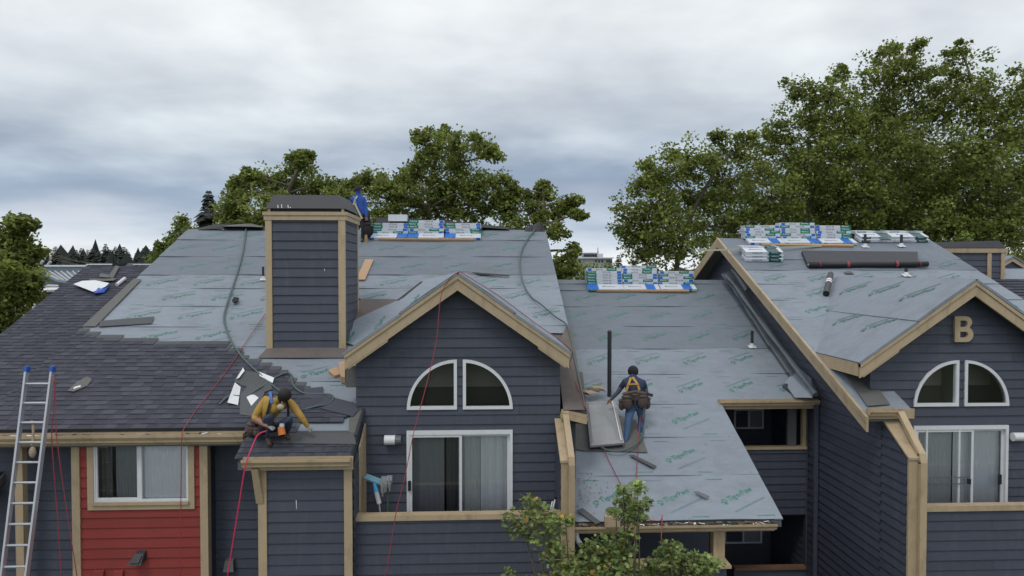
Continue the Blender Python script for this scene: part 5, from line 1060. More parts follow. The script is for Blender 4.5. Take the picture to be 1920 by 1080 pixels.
off = Vector((0, 0, .05)); pr = [A + Vector((.02, 0, .06)), A.lerp(T1, .3) + Vector((.1, .05, .06)), A.lerp(T1, .65) + Vector((.08, .05, .05)), T1 + Vector((0.03, .1, .05)), M_(1068, 690), M_(1082, 730), M_(1098, 772, .06), K_(1104, 792, .2), K_(1120, 830, .15), K_(1140, 865, .05), K_(1160, 905, .05), K_(1174, 935, .05), K_(1187, 975, .05), Y_(1190, 1000, 11.4), Y_(1189, 1070, 11.4)]
line('safety_rope', pr, .007, REDR, "red rope along the left gable's right edge, down past the skylight", 'rope', GRp)
line('safety_rope', [K_(1199, 800, .35), K_(1197, 815, .2), K_(1195, 850, .06), K_(1193, 890, .05), K_(1190, 925, .05), K_(1188, 972, .05)], .007, REDR, "red rope running straight down from the standing worker's lanyard", 'rope', GRp)
line('safety_rope', [K_(1205, 982, .1), K_(1236, 985, .1), K_(1240, 978, .14), Y_(1240, 1005, 11.35), Y_(1241, 1016, 11.35)], .0072, REDR, 'red rope knot looped over the lower middle gutter', 'rope', GRp)

# ------------------------------------------------------------------ ladder
YT, YBt = 11.55, 10.72
lt, lb = Y_(50, 696, YT), Y_(4, 1080, YBt + .0); rt_, rb = Y_(98, 696, YT), Y_(50, 1080, YBt + .0)
ext = lambda a, b_: b_ + (b_ - a) * (b_.z / (a.z - b_.z))
t = thing('ladder', 'aluminium extension ladder with blue caps leaning on the left gutter', 'ladder', (ext(lt, lb) + ext(rt_, rb)) / 2)
for a, e in ((lt, ext(lt, lb)), (rt_, ext(rt_, rb))):
    b = MB(); b.bar(a, e, 0.03, 0.085, up=(0, -1, .3)); b.build('rail', ALU, t)
    b = MB(); u = (a - e).normalized(); b.bar(a - u * .01, a + u * .06, 0.05, 0.10, up=(0, -1, .3)); b.ball(a + u * .06, (.026, .05, .03)); b.build('rail_cap', BLUEP, t)
n = int((lt - ext(lt, lb)).length / 0.3); L0 = (lt - ext(lt, lb)).length
for k in range(n):
    f_ = (0.20 + 0.302 * k) / L0
    if f_ > .985: break
    b = MB(); b.tube([lt.lerp(ext(lt, lb), f_), rt_.lerp(ext(rt_, rb), f_)], .019, 8); b.build('rung', ALU, t)
b = MB(); b.tube(smooth_path([Y_(59, 790, 11.4), Y_(62, 797, 11.35), Y_(62, 820, 11.3), Y_(60, 835, 11.25)], 4), .02, 6); b.ball(Y_(61, 848, 11.22), (.05, .05, .09)); tag(b.build('frayed_rope', mat('rope_beige', (.35, .28, .2), .9, .2, 20)), 'short frayed beige rope hanging from a ladder rung', 'rope')
line('safety_rope', [Y_(92, 707, 11.5), Y_(99, 711, 11.46), Y_(103, 720, 11.44), Y_(101, 760, 11.42), Y_(97, 815, 11.4), Y_(100, 870, 11.4), Y_(107, 960, 11.4), Y_(116, 1090, 11.4)], .007, REDR, "left red rope tied to the ladder's right rail", 'rope', GRp)
line('safety_rope', [Y_(92, 714, 11.5), Y_(101, 713, 11.42), Y_(104, 725, 11.42), Y_(105, 800, 11.4), Y_(110, 850, 11.4), Y_(124, 950, 11.4), Y_(146, 1090, 11.4)], .007, REDR, "right red rope tied to the ladder's right rail", 'rope', GRp)

# ------------------------------------------------------------------ wall lamps, vents, balcony things
t = thing('wall_lamp', 'white cylinder wall lamp left of the sliding door', 'wall lamp', Y_(736, 825, 12.55), 'wall lamps beside the balcony doors')
a, m_, c = Y_(721, 825, 12.5), Y_(741, 825, 12.5), Y_(752, 825, 12.5); b = MB(); b.tube([a, m_], .085, 14); b.build('shade', LAMPW, t, smooth=False); b = MB(); b.tube([m_, c], .082, 12); b.box((m_.x - .02, 12.5, m_.z - .06), (c.x, 12.598, m_.z + .06)); b.build('base', GREYP, t)
t = thing('wall_lamp', 'white square wall lamp at the right picture edge', 'wall lamp', Y_(1908, 820, 12.95), 'wall lamps beside the balcony doors')
b = MB(); p = Y_(1909, 819, 12.9); b.tube([p + Vector((-.11, 0, 0)), p + Vector((.11, 0, 0))], .08, 14); b.build('shade', LAMPW, t); b = MB(); b.box((p.x - .08, 12.9, p.z - .06), (p.x + .14, 12.985, p.z + .06)); b.build('base', GREYP, t)
t = thing('dryer_vent', 'dark hooded vent on the red wall below the window', 'vent hood', Y_(260, 1045, YW))
p = Y_(261, 1041, YW - .05); b = MB(); b.prism([(p.x - .13, YW - .20, p.z - .11), (p.x + .09, YW - .20, p.z - .11), (p.x + .11, YW - .02, p.z - .08), (p.x - .08, YW - .02, p.z - .08)], [(p.x - .05, YW - .09, p.z + .04), (p.x + .09, YW - .09, p.z + .04), (p.x + .11, YW - .02, p.z + .07), (p.x - .05, YW - .02, p.z + .07)]); b.build('hood', BLKM, t); b = MB(); b.prism([(p.x - .09, YW - .188, p.z - .085), (p.x + .06, YW - .188, p.z - .085), (p.x + .075, YW - .115, p.z + .012), (p.x - .05, YW - .115, p.z + .012)], [(p.x - .09, YW - .205, p.z - .075), (p.x + .06, YW - .205, p.z - .075), (p.x + .075, YW - .13, p.z + .022), (p.x - .05, YW - .13, p.z + .022)]); b.build('flap', BLK, t)
for x, lab in ((186, 'left red cover box at the foot of the red wall'), (222, 'right red cover box at the foot of the red wall')):
    p = Y_(x, 1076, YW - .04); b = MB(); b.prism([(p.x - .08, YW - .09, p.z - .13), (p.x + .08, YW - .09, p.z - .13), (p.x + .08, YW - .02, p.z - .13), (p.x - .08, YW - .02, p.z - .13)], [(p.x - .08, YW - .06, p.z + .04), (p.x + .08, YW - .06, p.z + .04), (p.x + .08, YW - .02, p.z + .06), (p.x - .08, YW - .02, p.z + .06)]); tag(b.build('cover_box', SIDR), lab, 'cover box', 'cover boxes on the red wall')
p = Y_(433, 1056, YB); b = MB(); b.prism([(p.x - .09, YB - .14, p.z - .1), (p.x + .09, YB - .14, p.z - .1), (p.x + .09, YB - .02, p.z - .1), (p.x - .09, YB - .02, p.z - .1)], [(p.x - .07, YB - .10, p.z + .08), (p.x + .07, YB - .10, p.z + .08), (p.x + .07, YB - .02, p.z + .1), (p.x - .07, YB - .02, p.z + .1)]); tag(b.build('vent_hood', GREYP), 'small dark vent hood on the shaded wall behind the pink hose', 'vent hood')
t = thing('flat_mop', 'flat mop with a blue striped pad leaning on the balcony', 'mop', Y_(716, 960, 12.1))
a, c = Y_(685, 893, 12.12), Y_(716, 905, 12.05); b = MB(); b.bar(a, c, .13, .03, up=(0, -.3, 1)); b.build('pad', mat('mop_pad', (.16, .33, .42), .8, .3, 3, (1, 1, 14)), t)
b = MB(); b.tube([Y_(702, 905, 12.04), Y_(706, 922, 12.02)], [.03, .045], 8); b.build('socket', SKYB, t); b = MB(); b.tube([Y_(706, 922, 12.02), Y_(711, 944, 12.0)], [.042, .04], 8); b.build('bottle', mat('frosted_plastic', (.5, .53, .56), .4), t); b = MB(); b.tube([Y_(711, 944, 12.0), Y_(715, 985, 11.96)], .014, 6); b.build('pole', ALU, t)
t = thing('dust_mop', 'grey rag draped over a blue mop head on a green pole', 'mop', Y_(727, 960, 12.1))
b = MB(); b.box((xpx(725, 900, 12.0), 12.0, zpx(730, 908, 12.0)), (xpx(735, 900, 12.0), 12.06, zpx(730, 893, 12.0))); b.build('head', SKYB, t); b = MB()
for i in range(9): p = Y_(717 + i * 2.1, 893, 12.0); q_ = Y_(715 + i * 2.2, 918 + 8 * math.sin(i * 2.1) + (6 if i < 4 else -4), 11.97); b.tube([p, (p + q_) / 2 + Vector((0, -.03, 0)), q_], [.02, .026, .012], 5)
b.build('rag', mat('rag_grey', (.25, .25, .26), .9, .2, 20), t); b = MB(); b.tube([Y_(727, 905, 12.02), Y_(727, 985, 12.0)], .011, 6); b.build('pole', mat('pole_green', (.03, .14, .07), .5), t)
b = MB(); b.tube([Y_(1030, 964, 12.1), Y_(1036, 940, 12.2)], .014, 6); b.tube([Y_(1034, 964, 12.1), Y_(1041, 936, 12.2)], .014, 6); b.tube([Y_(1041, 936, 12.2), Y_(1042, 932, 12.2)], .02, 6, 1); tag(b.build('white_rods', [LAMPW, BLKC]), 'pair of white rods leaning in the balcony corner', 'rods')

# ------------------------------------------------------------------ people
def hand(J, E, side, wr, d, up, tagn, curl=0.5, R=0.0085):
    d = d.normalized(); s = d.cross(up).normalized() * side; u = s.cross(d) * side; palm = wr + d * .05; k = side
    J['palm%d' % k] = (palm, .026); E.append(('wr%d' % k, 'palm%d' % k, tagn))
    for i, (o, ln) in enumerate(((-.030, .065), (-.010, .078), (.010, .074), (.028, .058))):
        b0 = palm + d * .035 + s * o; m = b0 + (d * (1 - curl * .4) - u * curl * .6) * ln * .5; e = m + (d * (1 - curl) - u * curl) * ln * .5
        for nm, p in (('a', b0), ('b', m), ('c', e)): J['f%d%d%s' % (k, i, nm)] = (p, R)
        E += [('palm%d' % k, 'f%d%da' % (k, i), tagn), ('f%d%da' % (k, i), 'f%d%db' % (k, i), tagn), ('f%d%db' % (k, i), 'f%d%dc' % (k, i), tagn)]
    b0 = palm - d * .01 - s * .04; e = b0 + (d * .6 - s * .3 - u * .5) * .06
    J['t%da' % k] = (b0, R * 1.15); J['t%db' % k] = (e, R); E += [('palm%d' % k, 't%da' % k, tagn), ('t%da' % k, 't%db' % k, tagn)]
def body(parent, J, E, mats):
    names = list(J); idx = {n: i for i, n in enumerate(names)}; me = bpy.data.meshes.new('body'); c = J['pelvis'][0]
    me.from_pydata([tuple(J[n][0] - c) for n in names], [(idx[a], idx[b]) for a, b, _ in E], []); o = bpy.data.objects.new('body_tmp', me); COL.objects.link(o)
    sk = o.modifiers.new('s', 'SKIN'); sk.use_smooth_shade = True; o.modifiers.new('u', 'SUBSURF').levels = 2
    for i, n in enumerate(names):
        r = J[n][1]; v = me.skin_vertices[0].data[i]; v.radius = (r, r) if not isinstance(r, tuple) else r; v.use_root = n == 'pelvis'
    dg = bpy.context.evaluated_depsgraph_get(); dg.update(); m2 = bpy.data.meshes.new_from_object(o.evaluated_get(dg)); bpy.data.objects.remove(o)
    tags = sorted({t for *_, t in E}); m2.materials.clear()
    for t in tags: m2.materials.append(mats[t])
    A_ = np.array([tuple(J[a][0] - c) for a, b, _ in E]); B_ = np.array([tuple(J[b][0] - c) for a, b, _ in E]); T_ = np.array([tags.index(t) for *_, t in E]); R_ = np.array([max(J[a][1]) if isinstance(J[a][1], tuple) else J[a][1] for a, b, _ in E])
    D = B_ - A_; dd = (D * D).sum(1); mi = []
    for p in m2.polygons:
        q = np.array(p.center); t = np.clip(((q - A_) * D).sum(1) / dd, 0, 1); ds = np.linalg.norm(q - (A_ + D * t[:, None]), axis=1) - R_; mi.append(int(T_[ds.argmin()]))
    from mathutils import noise as _ns
    for v in m2.vertices:                                      # creases of the cloth
        if v.co.length < 0.75: k = _ns.noise(v.co * 9 + Vector((J['pelvis'][0].x, 0, 0))) * .6 + _ns.noise(v.co * 22) * .4; v.co += v.normal * (abs(k) * -.016 + .004) * min(1, max(0, 1 - abs(v.co.length - .3)))
    m2.polygons.foreach_set('material_index', mi); m2.polygons.foreach_set('use_smooth', [True] * len(m2.polygons)); m2.name = 'body'
    return obj('body', m2, parent, Matrix.Translation(c))
def ribbon(name, pts, w, m, parent, nrm):
    b = MB(); pts = smooth_path(pts, 4); nrm = Vector(nrm)
    for i in range(len(pts) - 1):
        d = (pts[i + 1] - pts[i]).normalized(); s = d.cross(nrm).normalized() * w / 2; b.add([pts[i] - s, pts[i] + s, pts[i + 1] + s, pts[i + 1] - s], [[0, 1, 2, 3]]); q = nrm.normalized() * -.012
        b.add([pts[i] - s + q, pts[i] + s + q, pts[i + 1] + s + q, pts[i + 1] - s + q], [[3, 2, 1, 0]])
    return b.build(name, m, parent)
def face(parent, hc, fwd, r):
    fwd = fwd.normalized(); sd = fwd.cross(Vector((0, 0, 1))).normalized(); up = sd.cross(fwd)
    b = MB(); b.ball(hc + fwd * r * .98 - up * r * .12, (r * .16, r * .16, r * .22), nu=8, nv=5); b.build('nose', SKIN, parent, True)
    for s in (-1, 1):
        b = MB(); b.ball(hc + fwd * r * .86 + sd * s * r * .36 + up * r * .1, r * .10, nu=8, nv=5); b.build('eye', HAIR, parent, True)
        b = MB(); b.ball(hc + sd * s * r * .98 - fwd * r * .05, (r * .14, r * .2, r * .28), nu=8, nv=5); b.build('ear', SKIN, parent, True)
    b = MB(); b.ball(hc + fwd * r * .86 - up * r * .5, (r * .28, r * .12, r * .06), nu=8, nv=5); b.build('mouth', mat('lips', (.25, .09, .07)) if 'lips' not in MATS else MATS['lips'], parent, True)
def cap(parent, hc, up, r, m, name, fwd=None, cover=0.5):
    up = up.normalized(); b = MB(); q = up.to_track_quat('Z', 'Y').to_matrix(); n = 14; vs = []; fs = []; rows = 6
    for j in range(rows + 1):
        th = math.pi * cover * j / rows
        for i in range(n): vs.append(hc + q @ Vector((r * math.sin(th) * math.cos(2 * math.pi * i / n), r * math.sin(th) * math.sin(2 * math.pi * i / n), r * 1.05 * math.cos(th))))
    for j in range(rows):
        for i in range(n): fs.append([j * n + i, (j + 1) * n + i, (j + 1) * n + (i + 1) % n, j * n + (i + 1) % n])
    b.add(vs, fs)
    if fwd is not None:
        s = fwd.cross(up).normalized(); c0 = hc + up * r * .15; q4 = [c0 + fwd * r * .9 - s * r * .7, c0 + fwd * r * .9 + s * r * .7, c0 + fwd * r * 1.6 + s * r * .45, c0 + fwd * r * 1.6 - s * r * .45]; b.prism(q4, [p + up * .012 for p in q4])
    return b.build(name, m, parent, smooth=True)
def pouch(b, c, w, d, h, yaw=0, lean=0):
    b.ball(c - Vector((0, 0, h * .5)), (w * .52, d * .55, h * .55), nu=10, nv=7, M=Matrix.Rotation(yaw, 3, 'Z')); b.ball(c - Vector((0, 0, h * .12)), (w * .54, d * .60, h * .16), nu=10, nv=5, M=Matrix.Rotation(yaw, 3, 'Z'))
def pouch_box(b, c, w, d, h, yaw=0, lean=0):
    u = Vector((math.cos(yaw), math.sin(yaw), 0)); v = Vector((-math.sin(yaw), math.cos(yaw), 0)); k = Vector((0, 0, 1)); lo = [c + u * i * w * .42 + v * j * d * .4 - k * h for i, j in ((-1, -1), (1, -1), (1, 1), (-1, 1))]; hi = [c + u * i * w * .5 + v * j * d * .55 for i, j in ((-1, -1), (1, -1), (1, 1), (-1, 1))]; b.prism(lo, hi)
GP = 'roofers at work'
# the crouching roofer in mustard
yf = S_(505, 833, CM).y
t = thing('person', 'person in a mustard shirt crouching on the left roof with a nail gun', 'person', S_(508, 826, CM), GP)
q = lambda x, y, o=0: Y_(x, y, yf + o)
J = {'pelvis': (q(496, 803, .14), (.14, .12)), 'spine': (q(499, 784, .10), (.135, .11)), 'chest': (q(511, 764, .0), (.15, .115)), 'neck': (q(523, 748, -.10), .06), 'head': (q(530, 748, -.21), (.084, .096)), 'crown': (q(534, 739, -.23), .084),
     'sh1': (q(497, 750, .02), .080), 'el1': (q(476, 784, -.06), .062), 'mid1': (q(488, 791, -.14), .052), 'wr1': (q(501, 798, -.20), .037), 'sh-1': (q(543, 753, -.03), .078), 'el-1': (q(563, 779, -.08), .058), 'mid-1': (q(570, 789, -.06), .050), 'wr-1': (q(576, 798, -.03), .037),
     'hip1': (q(490, 806, .10), .10), 'kn1': (q(507, 779, -.26), .073), 'an1': (q(503, 822, -.02), .05), 'toe1': (q(506, 836, -.20), .042), 'hip-1': (q(520, 806, .08), .10), 'kn-1': (q(545, 783, -.24), .073), 'an-1': (q(536, 812, .06), .05), 'toe-1': (q(541, 823, -.14), .042)}
E = [('pelvis', 'spine', 'shirt'), ('spine', 'chest', 'shirt'), ('chest', 'neck', 'shirt'), ('neck', 'head', 'skin'), ('head', 'crown', 'hair')]
for s in ('1', '-1'): E += [('chest', 'sh' + s, 'shirt'), ('sh' + s, 'el' + s, 'shirt'), ('el' + s, 'mid' + s, 'skin' if s == '1' else 'shirt'), ('mid' + s, 'wr' + s, 'skin' if s == '1' else 'shirt'), ('pelvis', 'hip' + s, 'jean'), ('hip' + s, 'kn' + s, 'jean'), ('kn' + s, 'an' + s, 'jean'), ('an' + s, 'toe' + s, 'boot')]
hand(J, E, 1, J['wr1'][0], q(514, 804, -.22) - J['wr1'][0], Vector((0, -.6, .8)), 'glove', .6, .011); hand(J, E, -1, J['wr-1'][0], q(583, 806, -.01) - J['wr-1'][0], Vector((0, -.6, .8)), 'glove', .6, .011)
body(t, J, E, {'shirt': YEL, 'skin': SKIN, 'hair': HAIR, 'jean': JEAND, 'boot': BOOT, 'glove': GLOV})
hc = J['head'][0].lerp(J['crown'][0], .5); cap(t, hc + Vector((.01, .01, .02)), Vector((.1, -.5, 1)), .112, HAIR, 'hair', None, .62); face(t, hc - Vector((0, 0, .02)), Vector((-.1, -1, -.75)), .10)
b = MB(); b.ball(q(526, 763, -.29), (.058, .05, .052), nu=10, nv=6); b.build('face_mask', MASK, t, True)
ribbon('harness_strap', [q(497, 790, -.12), q(503, 768, -.16), q(508, 748, -.10), q(510, 738, .02)], .045, BLKC, t, (0, -1, .3)); ribbon('harness_strap', [q(509, 756, -.15), q(508, 745, -.11), q(506, 734, .0)], .042, STRAPB, t, (0, -1, .5)); ribbon('harness_strap', [q(540, 790, -.1), q(540, 765, -.15), q(536, 750, -.1)], .04, BLKC, t, (0, -1, .3))
b = MB(); pouch(b, q(474, 792, .1), .2, .18, .22, .4); pouch(b, q(484, 801, .0), .16, .14, .17, .2); pouch(b, q(470, 806, .16), .12, .12, .14, .3); b.tube([q(472, 790, .05), q(496, 796, -.06), q(520, 796, -.02)], .03, 6); b.build('tool_belt', LEATH, t)
g = thing('nail_gun', 'orange and black nail gun in the crouching worker’s gloved hand'.replace('’', "'"), 'nail gun', q(527, 815, -.25))
b = MB(); b.tube([q(527, 800, -.26), q(529, 815, -.28)], [.052, .06], 12); b.build('housing', ORANGE, g); b = MB(); b.tube([q(529, 794, -.25), q(528.5, 800, -.26)], [.04, .046], 10); b.build('head_cap', ALU, g); b = MB(); b.bar(q(528, 812, -.27), q(505, 816, -.25), .045, .05); b.bar(q(529, 816, -.28), q(531, 822, -.26), .05, .05); b.bar(q(531, 820, -.24), q(508, 825, -.22), .03, .06); b.build('handle', BLKC, g)
# the standing roofer by the skylight
y2 = S_(1168, 834, CMID).y; q = lambda x, y, o=0: Y_(x, y, y2 + o)
t = thing('person', 'person in navy vest and jeans standing bent over beside the skylight', 'person', S_(1180, 822, CMID), GP)
J = {'pelvis': (q(1192, 756, .42), (.155, .12)), 'spine': (q(1190, 738, .44), (.15, .115)), 'chest': (q(1188, 719, .52), (.165, .12)), 'neck': (q(1187, 706, .62), .058), 'head': (q(1187, 700, .68), (.085, .09)), 'crown': (q(1187, 692, .70), .085),
     'sh1': (q(1171, 716, .52), .070), 'el1': (q(1159, 735, .58), .05), 'mid1': (q(1152, 742, .62), .042), 'wr1': (q(1147, 748, .66), .032), 'sh-1': (q(1206, 717, .52), .070), 'el-1': (q(1213, 740, .58), .05), 'mid-1': (q(1209, 748, .72), .042), 'wr-1': (q(1203, 752, .82), .032),
     'hip1': (q(1183, 762, .42), .105), 'kn1': (q(1177, 795, .20), .072), 'an1': (q(1174, 824, .06), .052), 'toe1': (q(1168, 835, .02), .042), 'hip-1': (q(1201, 762, .42), .105), 'kn-1': (q(1203, 786, .42), .072), 'an-1': (q(1200, 808, .34), .052), 'toe-1': (q(1196, 815, .32), .042)}
E = [('pelvis', 'spine', 'vest'), ('spine', 'chest', 'vest'), ('chest', 'neck', 'vest'), ('neck', 'head', 'skin'), ('head', 'crown', 'hair')]
for s in ('1', '-1'): E += [('chest', 'sh' + s, 'vest'), ('sh' + s, 'el' + s, 'sleeve'), ('el' + s, 'mid' + s, 'sleeve'), ('mid' + s, 'wr' + s, 'sleeve'), ('pelvis', 'hip' + s, 'jean'), ('hip' + s, 'kn' + s, 'jean'), ('kn' + s, 'an' + s, 'jean'), ('an' + s, 'toe' + s, 'boot')]
hand(J, E, 1, J['wr1'][0], q(1142, 752, .68) - J['wr1'][0], Vector((0, -.3, 1)), 'skin', .4, .010); hand(J, E, -1, J['wr-1'][0], q(1199, 755, .9) - J['wr-1'][0], Vector((0, -.3, 1)), 'skin', .4, .010)
body(t, J, E, {'vest': NAVY, 'skin': SKIN, 'hair': HAIR, 'sleeve': GREYS, 'jean': JEAN, 'boot': BOOT})
hc = J['head'][0].lerp(J['crown'][0], .5); cap(t, hc, Vector((0, -.1, 1)), .112, BLKC, 'beanie', None, .68); face(t, hc - Vector((0, 0, .02)), Vector((0, 1, -.4)), .098)
bk = .44
ribbon('harness_strap', [q(1174, 734, .27), q(1178, 722, .30), q(1183, 708, .44)], .045, STRAPY, t, (0, -1, .3)); ribbon('harness_strap', [q(1199, 732, .27), q(1195, 720, .30), q(1186, 707, .44)], .045, STRAPY, t, (0, -1, .3)); ribbon('harness_strap', [q(1176, 722, .285), q(1186, 720, .26), q(1198, 721, .285)], .03, STRAPY, t, (0, -1, .3))
b = MB(); pouch(b, q(1176, 741, .26), .22, .15, .28, -.1); pouch(b, q(1204, 740, .27), .24, .15, .26, .12); pouch(b, q(1190, 738, .22), .16, .12, .16); pouch(b, q(1166, 748, .34), .12, .2, .22, -.5); pouch(b, q(1212, 744, .36), .12, .2, .24, .5); b.tube([q(1168, 740, .3), q(1190, 735, .22), q(1213, 740, .3)], .045, 6); b.build('tool_belt', LEATH, t)
b = MB(); b.bar(q(1189, 745, .17), q(1192, 766, .18), .025, .03); b.bar(q(1186, 744, .17), q(1193, 743, .17), .04, .03); b.build('hammer', PIPE, t); b = MB(); b.bar(q(1212, 738, .25), q(1224, 742, .22), .02, .06); b.build('square_tool', BLKM, t)
ribbon('lanyard', [q(1211, 752, .30), q(1208, 770, .28), q(1206, 786, .30), q(1203, 800, .40)], .05, GREYS, t, (0, -1, .2))
# the roofer in blue by the ridge
y3 = S_(686, 455, CM).y; q = lambda x, y, o=0: Y_(x, y, y3 + o)
t = thing('person', 'person in a blue shirt standing behind the chimney on the ridge', 'person', S_(684, 452, CM), GP)
J = {'pelvis': (q(683, 403, .12), (.15, .12)), 'spine': (q(677, 390, .12), (.14, .11)), 'chest': (q(671, 377, .12), (.16, .115)), 'neck': (q(671, 365.5, .12), .056), 'head': (q(672, 359, .12), (.082, .09)), 'crown': (q(671.5, 352, .12), .085),
     'sh1': (q(659.5, 373, .10), .068), 'el1': (q(656, 392, .2), .05), 'wr1': (q(664, 404, .32), .033), 'sh-1': (q(682.5, 374, .10), .070), 'el-1': (q(686, 392, .06), .052), 'wr-1': (q(687, 405, -.02), .034),
     'hip1': (q(680, 408, .12), .10), 'kn1': (q(681, 429, .04), .068), 'an1': (q(680, 448, .06), .05), 'toe1': (q(678, 453.5, -.04), .04), 'hip-1': (q(689, 408, .12), .10), 'kn-1': (q(692, 428, .1), .068), 'an-1': (q(692, 445, .16), .05), 'toe-1': (q(694, 449, .12), .04)}
E = [('pelvis', 'spine', 'shirt'), ('spine', 'chest', 'shirt'), ('chest', 'neck', 'shirt'), ('neck', 'head', 'skin'), ('head', 'crown', 'hair')]
for s in ('1', '-1'): E += [('chest', 'sh' + s, 'shirt'), ('sh' + s, 'el' + s, 'shirt'), ('el' + s, 'wr' + s, 'shirt'), ('pelvis', 'hip' + s, 'jean'), ('hip' + s, 'kn' + s, 'jean'), ('kn' + s, 'an' + s, 'jean'), ('an' + s, 'toe' + s, 'boot')]
hand(J, E, 1, J['wr1'][0], Vector((.3, .6, -.3)), Vector((0, -.3, 1)), 'skin', .4, .010); hand(J, E, -1, J['wr-1'][0], Vector((.05, -.05, -1)), Vector((0, -1, 0)), 'skin', .4, .010)
body(t, J, E, {'shirt': BLUS, 'skin': SKIN, 'hair': HAIR, 'jean': BLKC, 'boot': BOOT})
hc = J['head'][0].lerp(J['crown'][0], .5); cap(t, hc, Vector((0, 0, 1)), .112, BLKC, 'cap', Vector((.5, .85, 0)), .55); face(t, hc - Vector((0, 0, .02)), Vector((.6, .8, -.1)), .098)
ribbon('harness_strap', [q(662, 384, -.03), q(666, 374, -.02), q(670, 367, .05)], .045, MASK, t, (0, -1, .1)); ribbon('harness_strap', [q(668, 384, -.03), q(666, 374, -.02), q(662, 367, .05)], .045, STRAPB, t, (0, -1, .1)); ribbon('lanyard', [q(665, 381, -.04), q(671, 394, -.06), q(679, 410, -.08)], .05, MASK, t, (0, -1, .1))
b = MB(); pouch(b, q(689, 418, .0), .2, .18, .36, .1); pouch(b, q(695, 424, .1), .16, .16, .26, .4); b.build('tool_bag', BLKC, t); b = MB(); b.bar(q(687, 440, -.05), q(687.5, 459, -.06), .03, .035); b.build('hammer_handle', STRAPY, t)
# ================================================================== TREES
def leaf_mesh(name, centres, sizes, tints, M, parent, shape='diamond', up=0.35):
    """many leaf-sized faces in one mesh, each with its own turn and colour"""
    n = len(centres); c = np.asarray(centres); s = np.asarray(sizes)[:, None]
    nrm = rng.normal(size=(n, 3)); nrm[:, 2] = np.abs(nrm[:, 2]) + up; nrm /= np.linalg.norm(nrm, axis=1)[:, None]
    a = np.cross(nrm, rng.normal(size=(n, 3))); a /= np.linalg.norm(a, axis=1)[:, None] + 1e-9; b = np.cross(nrm, a)
    if shape == 'diamond': prof = [(-.5, 0, 0), (-.05, -.36, -.06), (.5, 0, -.08), (-.05, .36, -.06)]; faces = [[0, 1, 2], [0, 2, 3]]
    else:
        prof = [(-.5, 0, 0), (-.25, -.42, -.05), (.0, -.20, 0), (.28, -.40, -.08), (.22, -.10, 0), (.55, 0, -.10), (.22, .10, 0), (.28, .40, -.08), (.0, .20, 0), (-.25, .42, -.05)]; faces = [[0, 1, 2], [2, 3, 4], [4, 5, 6], [6, 7, 8], [8, 9, 0], [0, 2, 8], [2, 4, 6], [2, 6, 8]]
    k = len(prof); V = np.empty((n, k, 3))
    for i, (x, y, z) in enumerate(prof): V[:, i] = c + a * s * x + b * s * y + nrm * s * z
    F_ = np.asarray(faces); m = len(F_); idx = (np.arange(n)[:, None, None] * k + F_[None]).reshape(-1)
    me = bpy.data.meshes.new(name); me.vertices.add(n * k); me.vertices.foreach_set('co', V.reshape(-1)); me.loops.add(n * m * 3); me.loops.foreach_set('vertex_index', idx)
    me.polygons.add(n * m); me.polygons.foreach_set('loop_start', np.arange(n * m) * 3)
    at = me.attributes.new('tint', 'FLOAT_COLOR', 'POINT'); col = np.ones((n, k, 4)); col[:, :, :3] = np.asarray(tints)[:, None, :]; at.data.foreach_set('color', col.reshape(-1))
    me.materials.append(M); me.update(); me.validate(); return obj(name, me, parent)
def tints(n, base=1.0, sp=0.35, yellow=0.25):
    v = 1.5 * base * np.exp(rng.normal(0, sp, n)); y = rng.random(n) * yellow; return np.stack([v * (1 + y * 1.2), v * (1 + y * .3), v * (1 - y * .3)], 1)
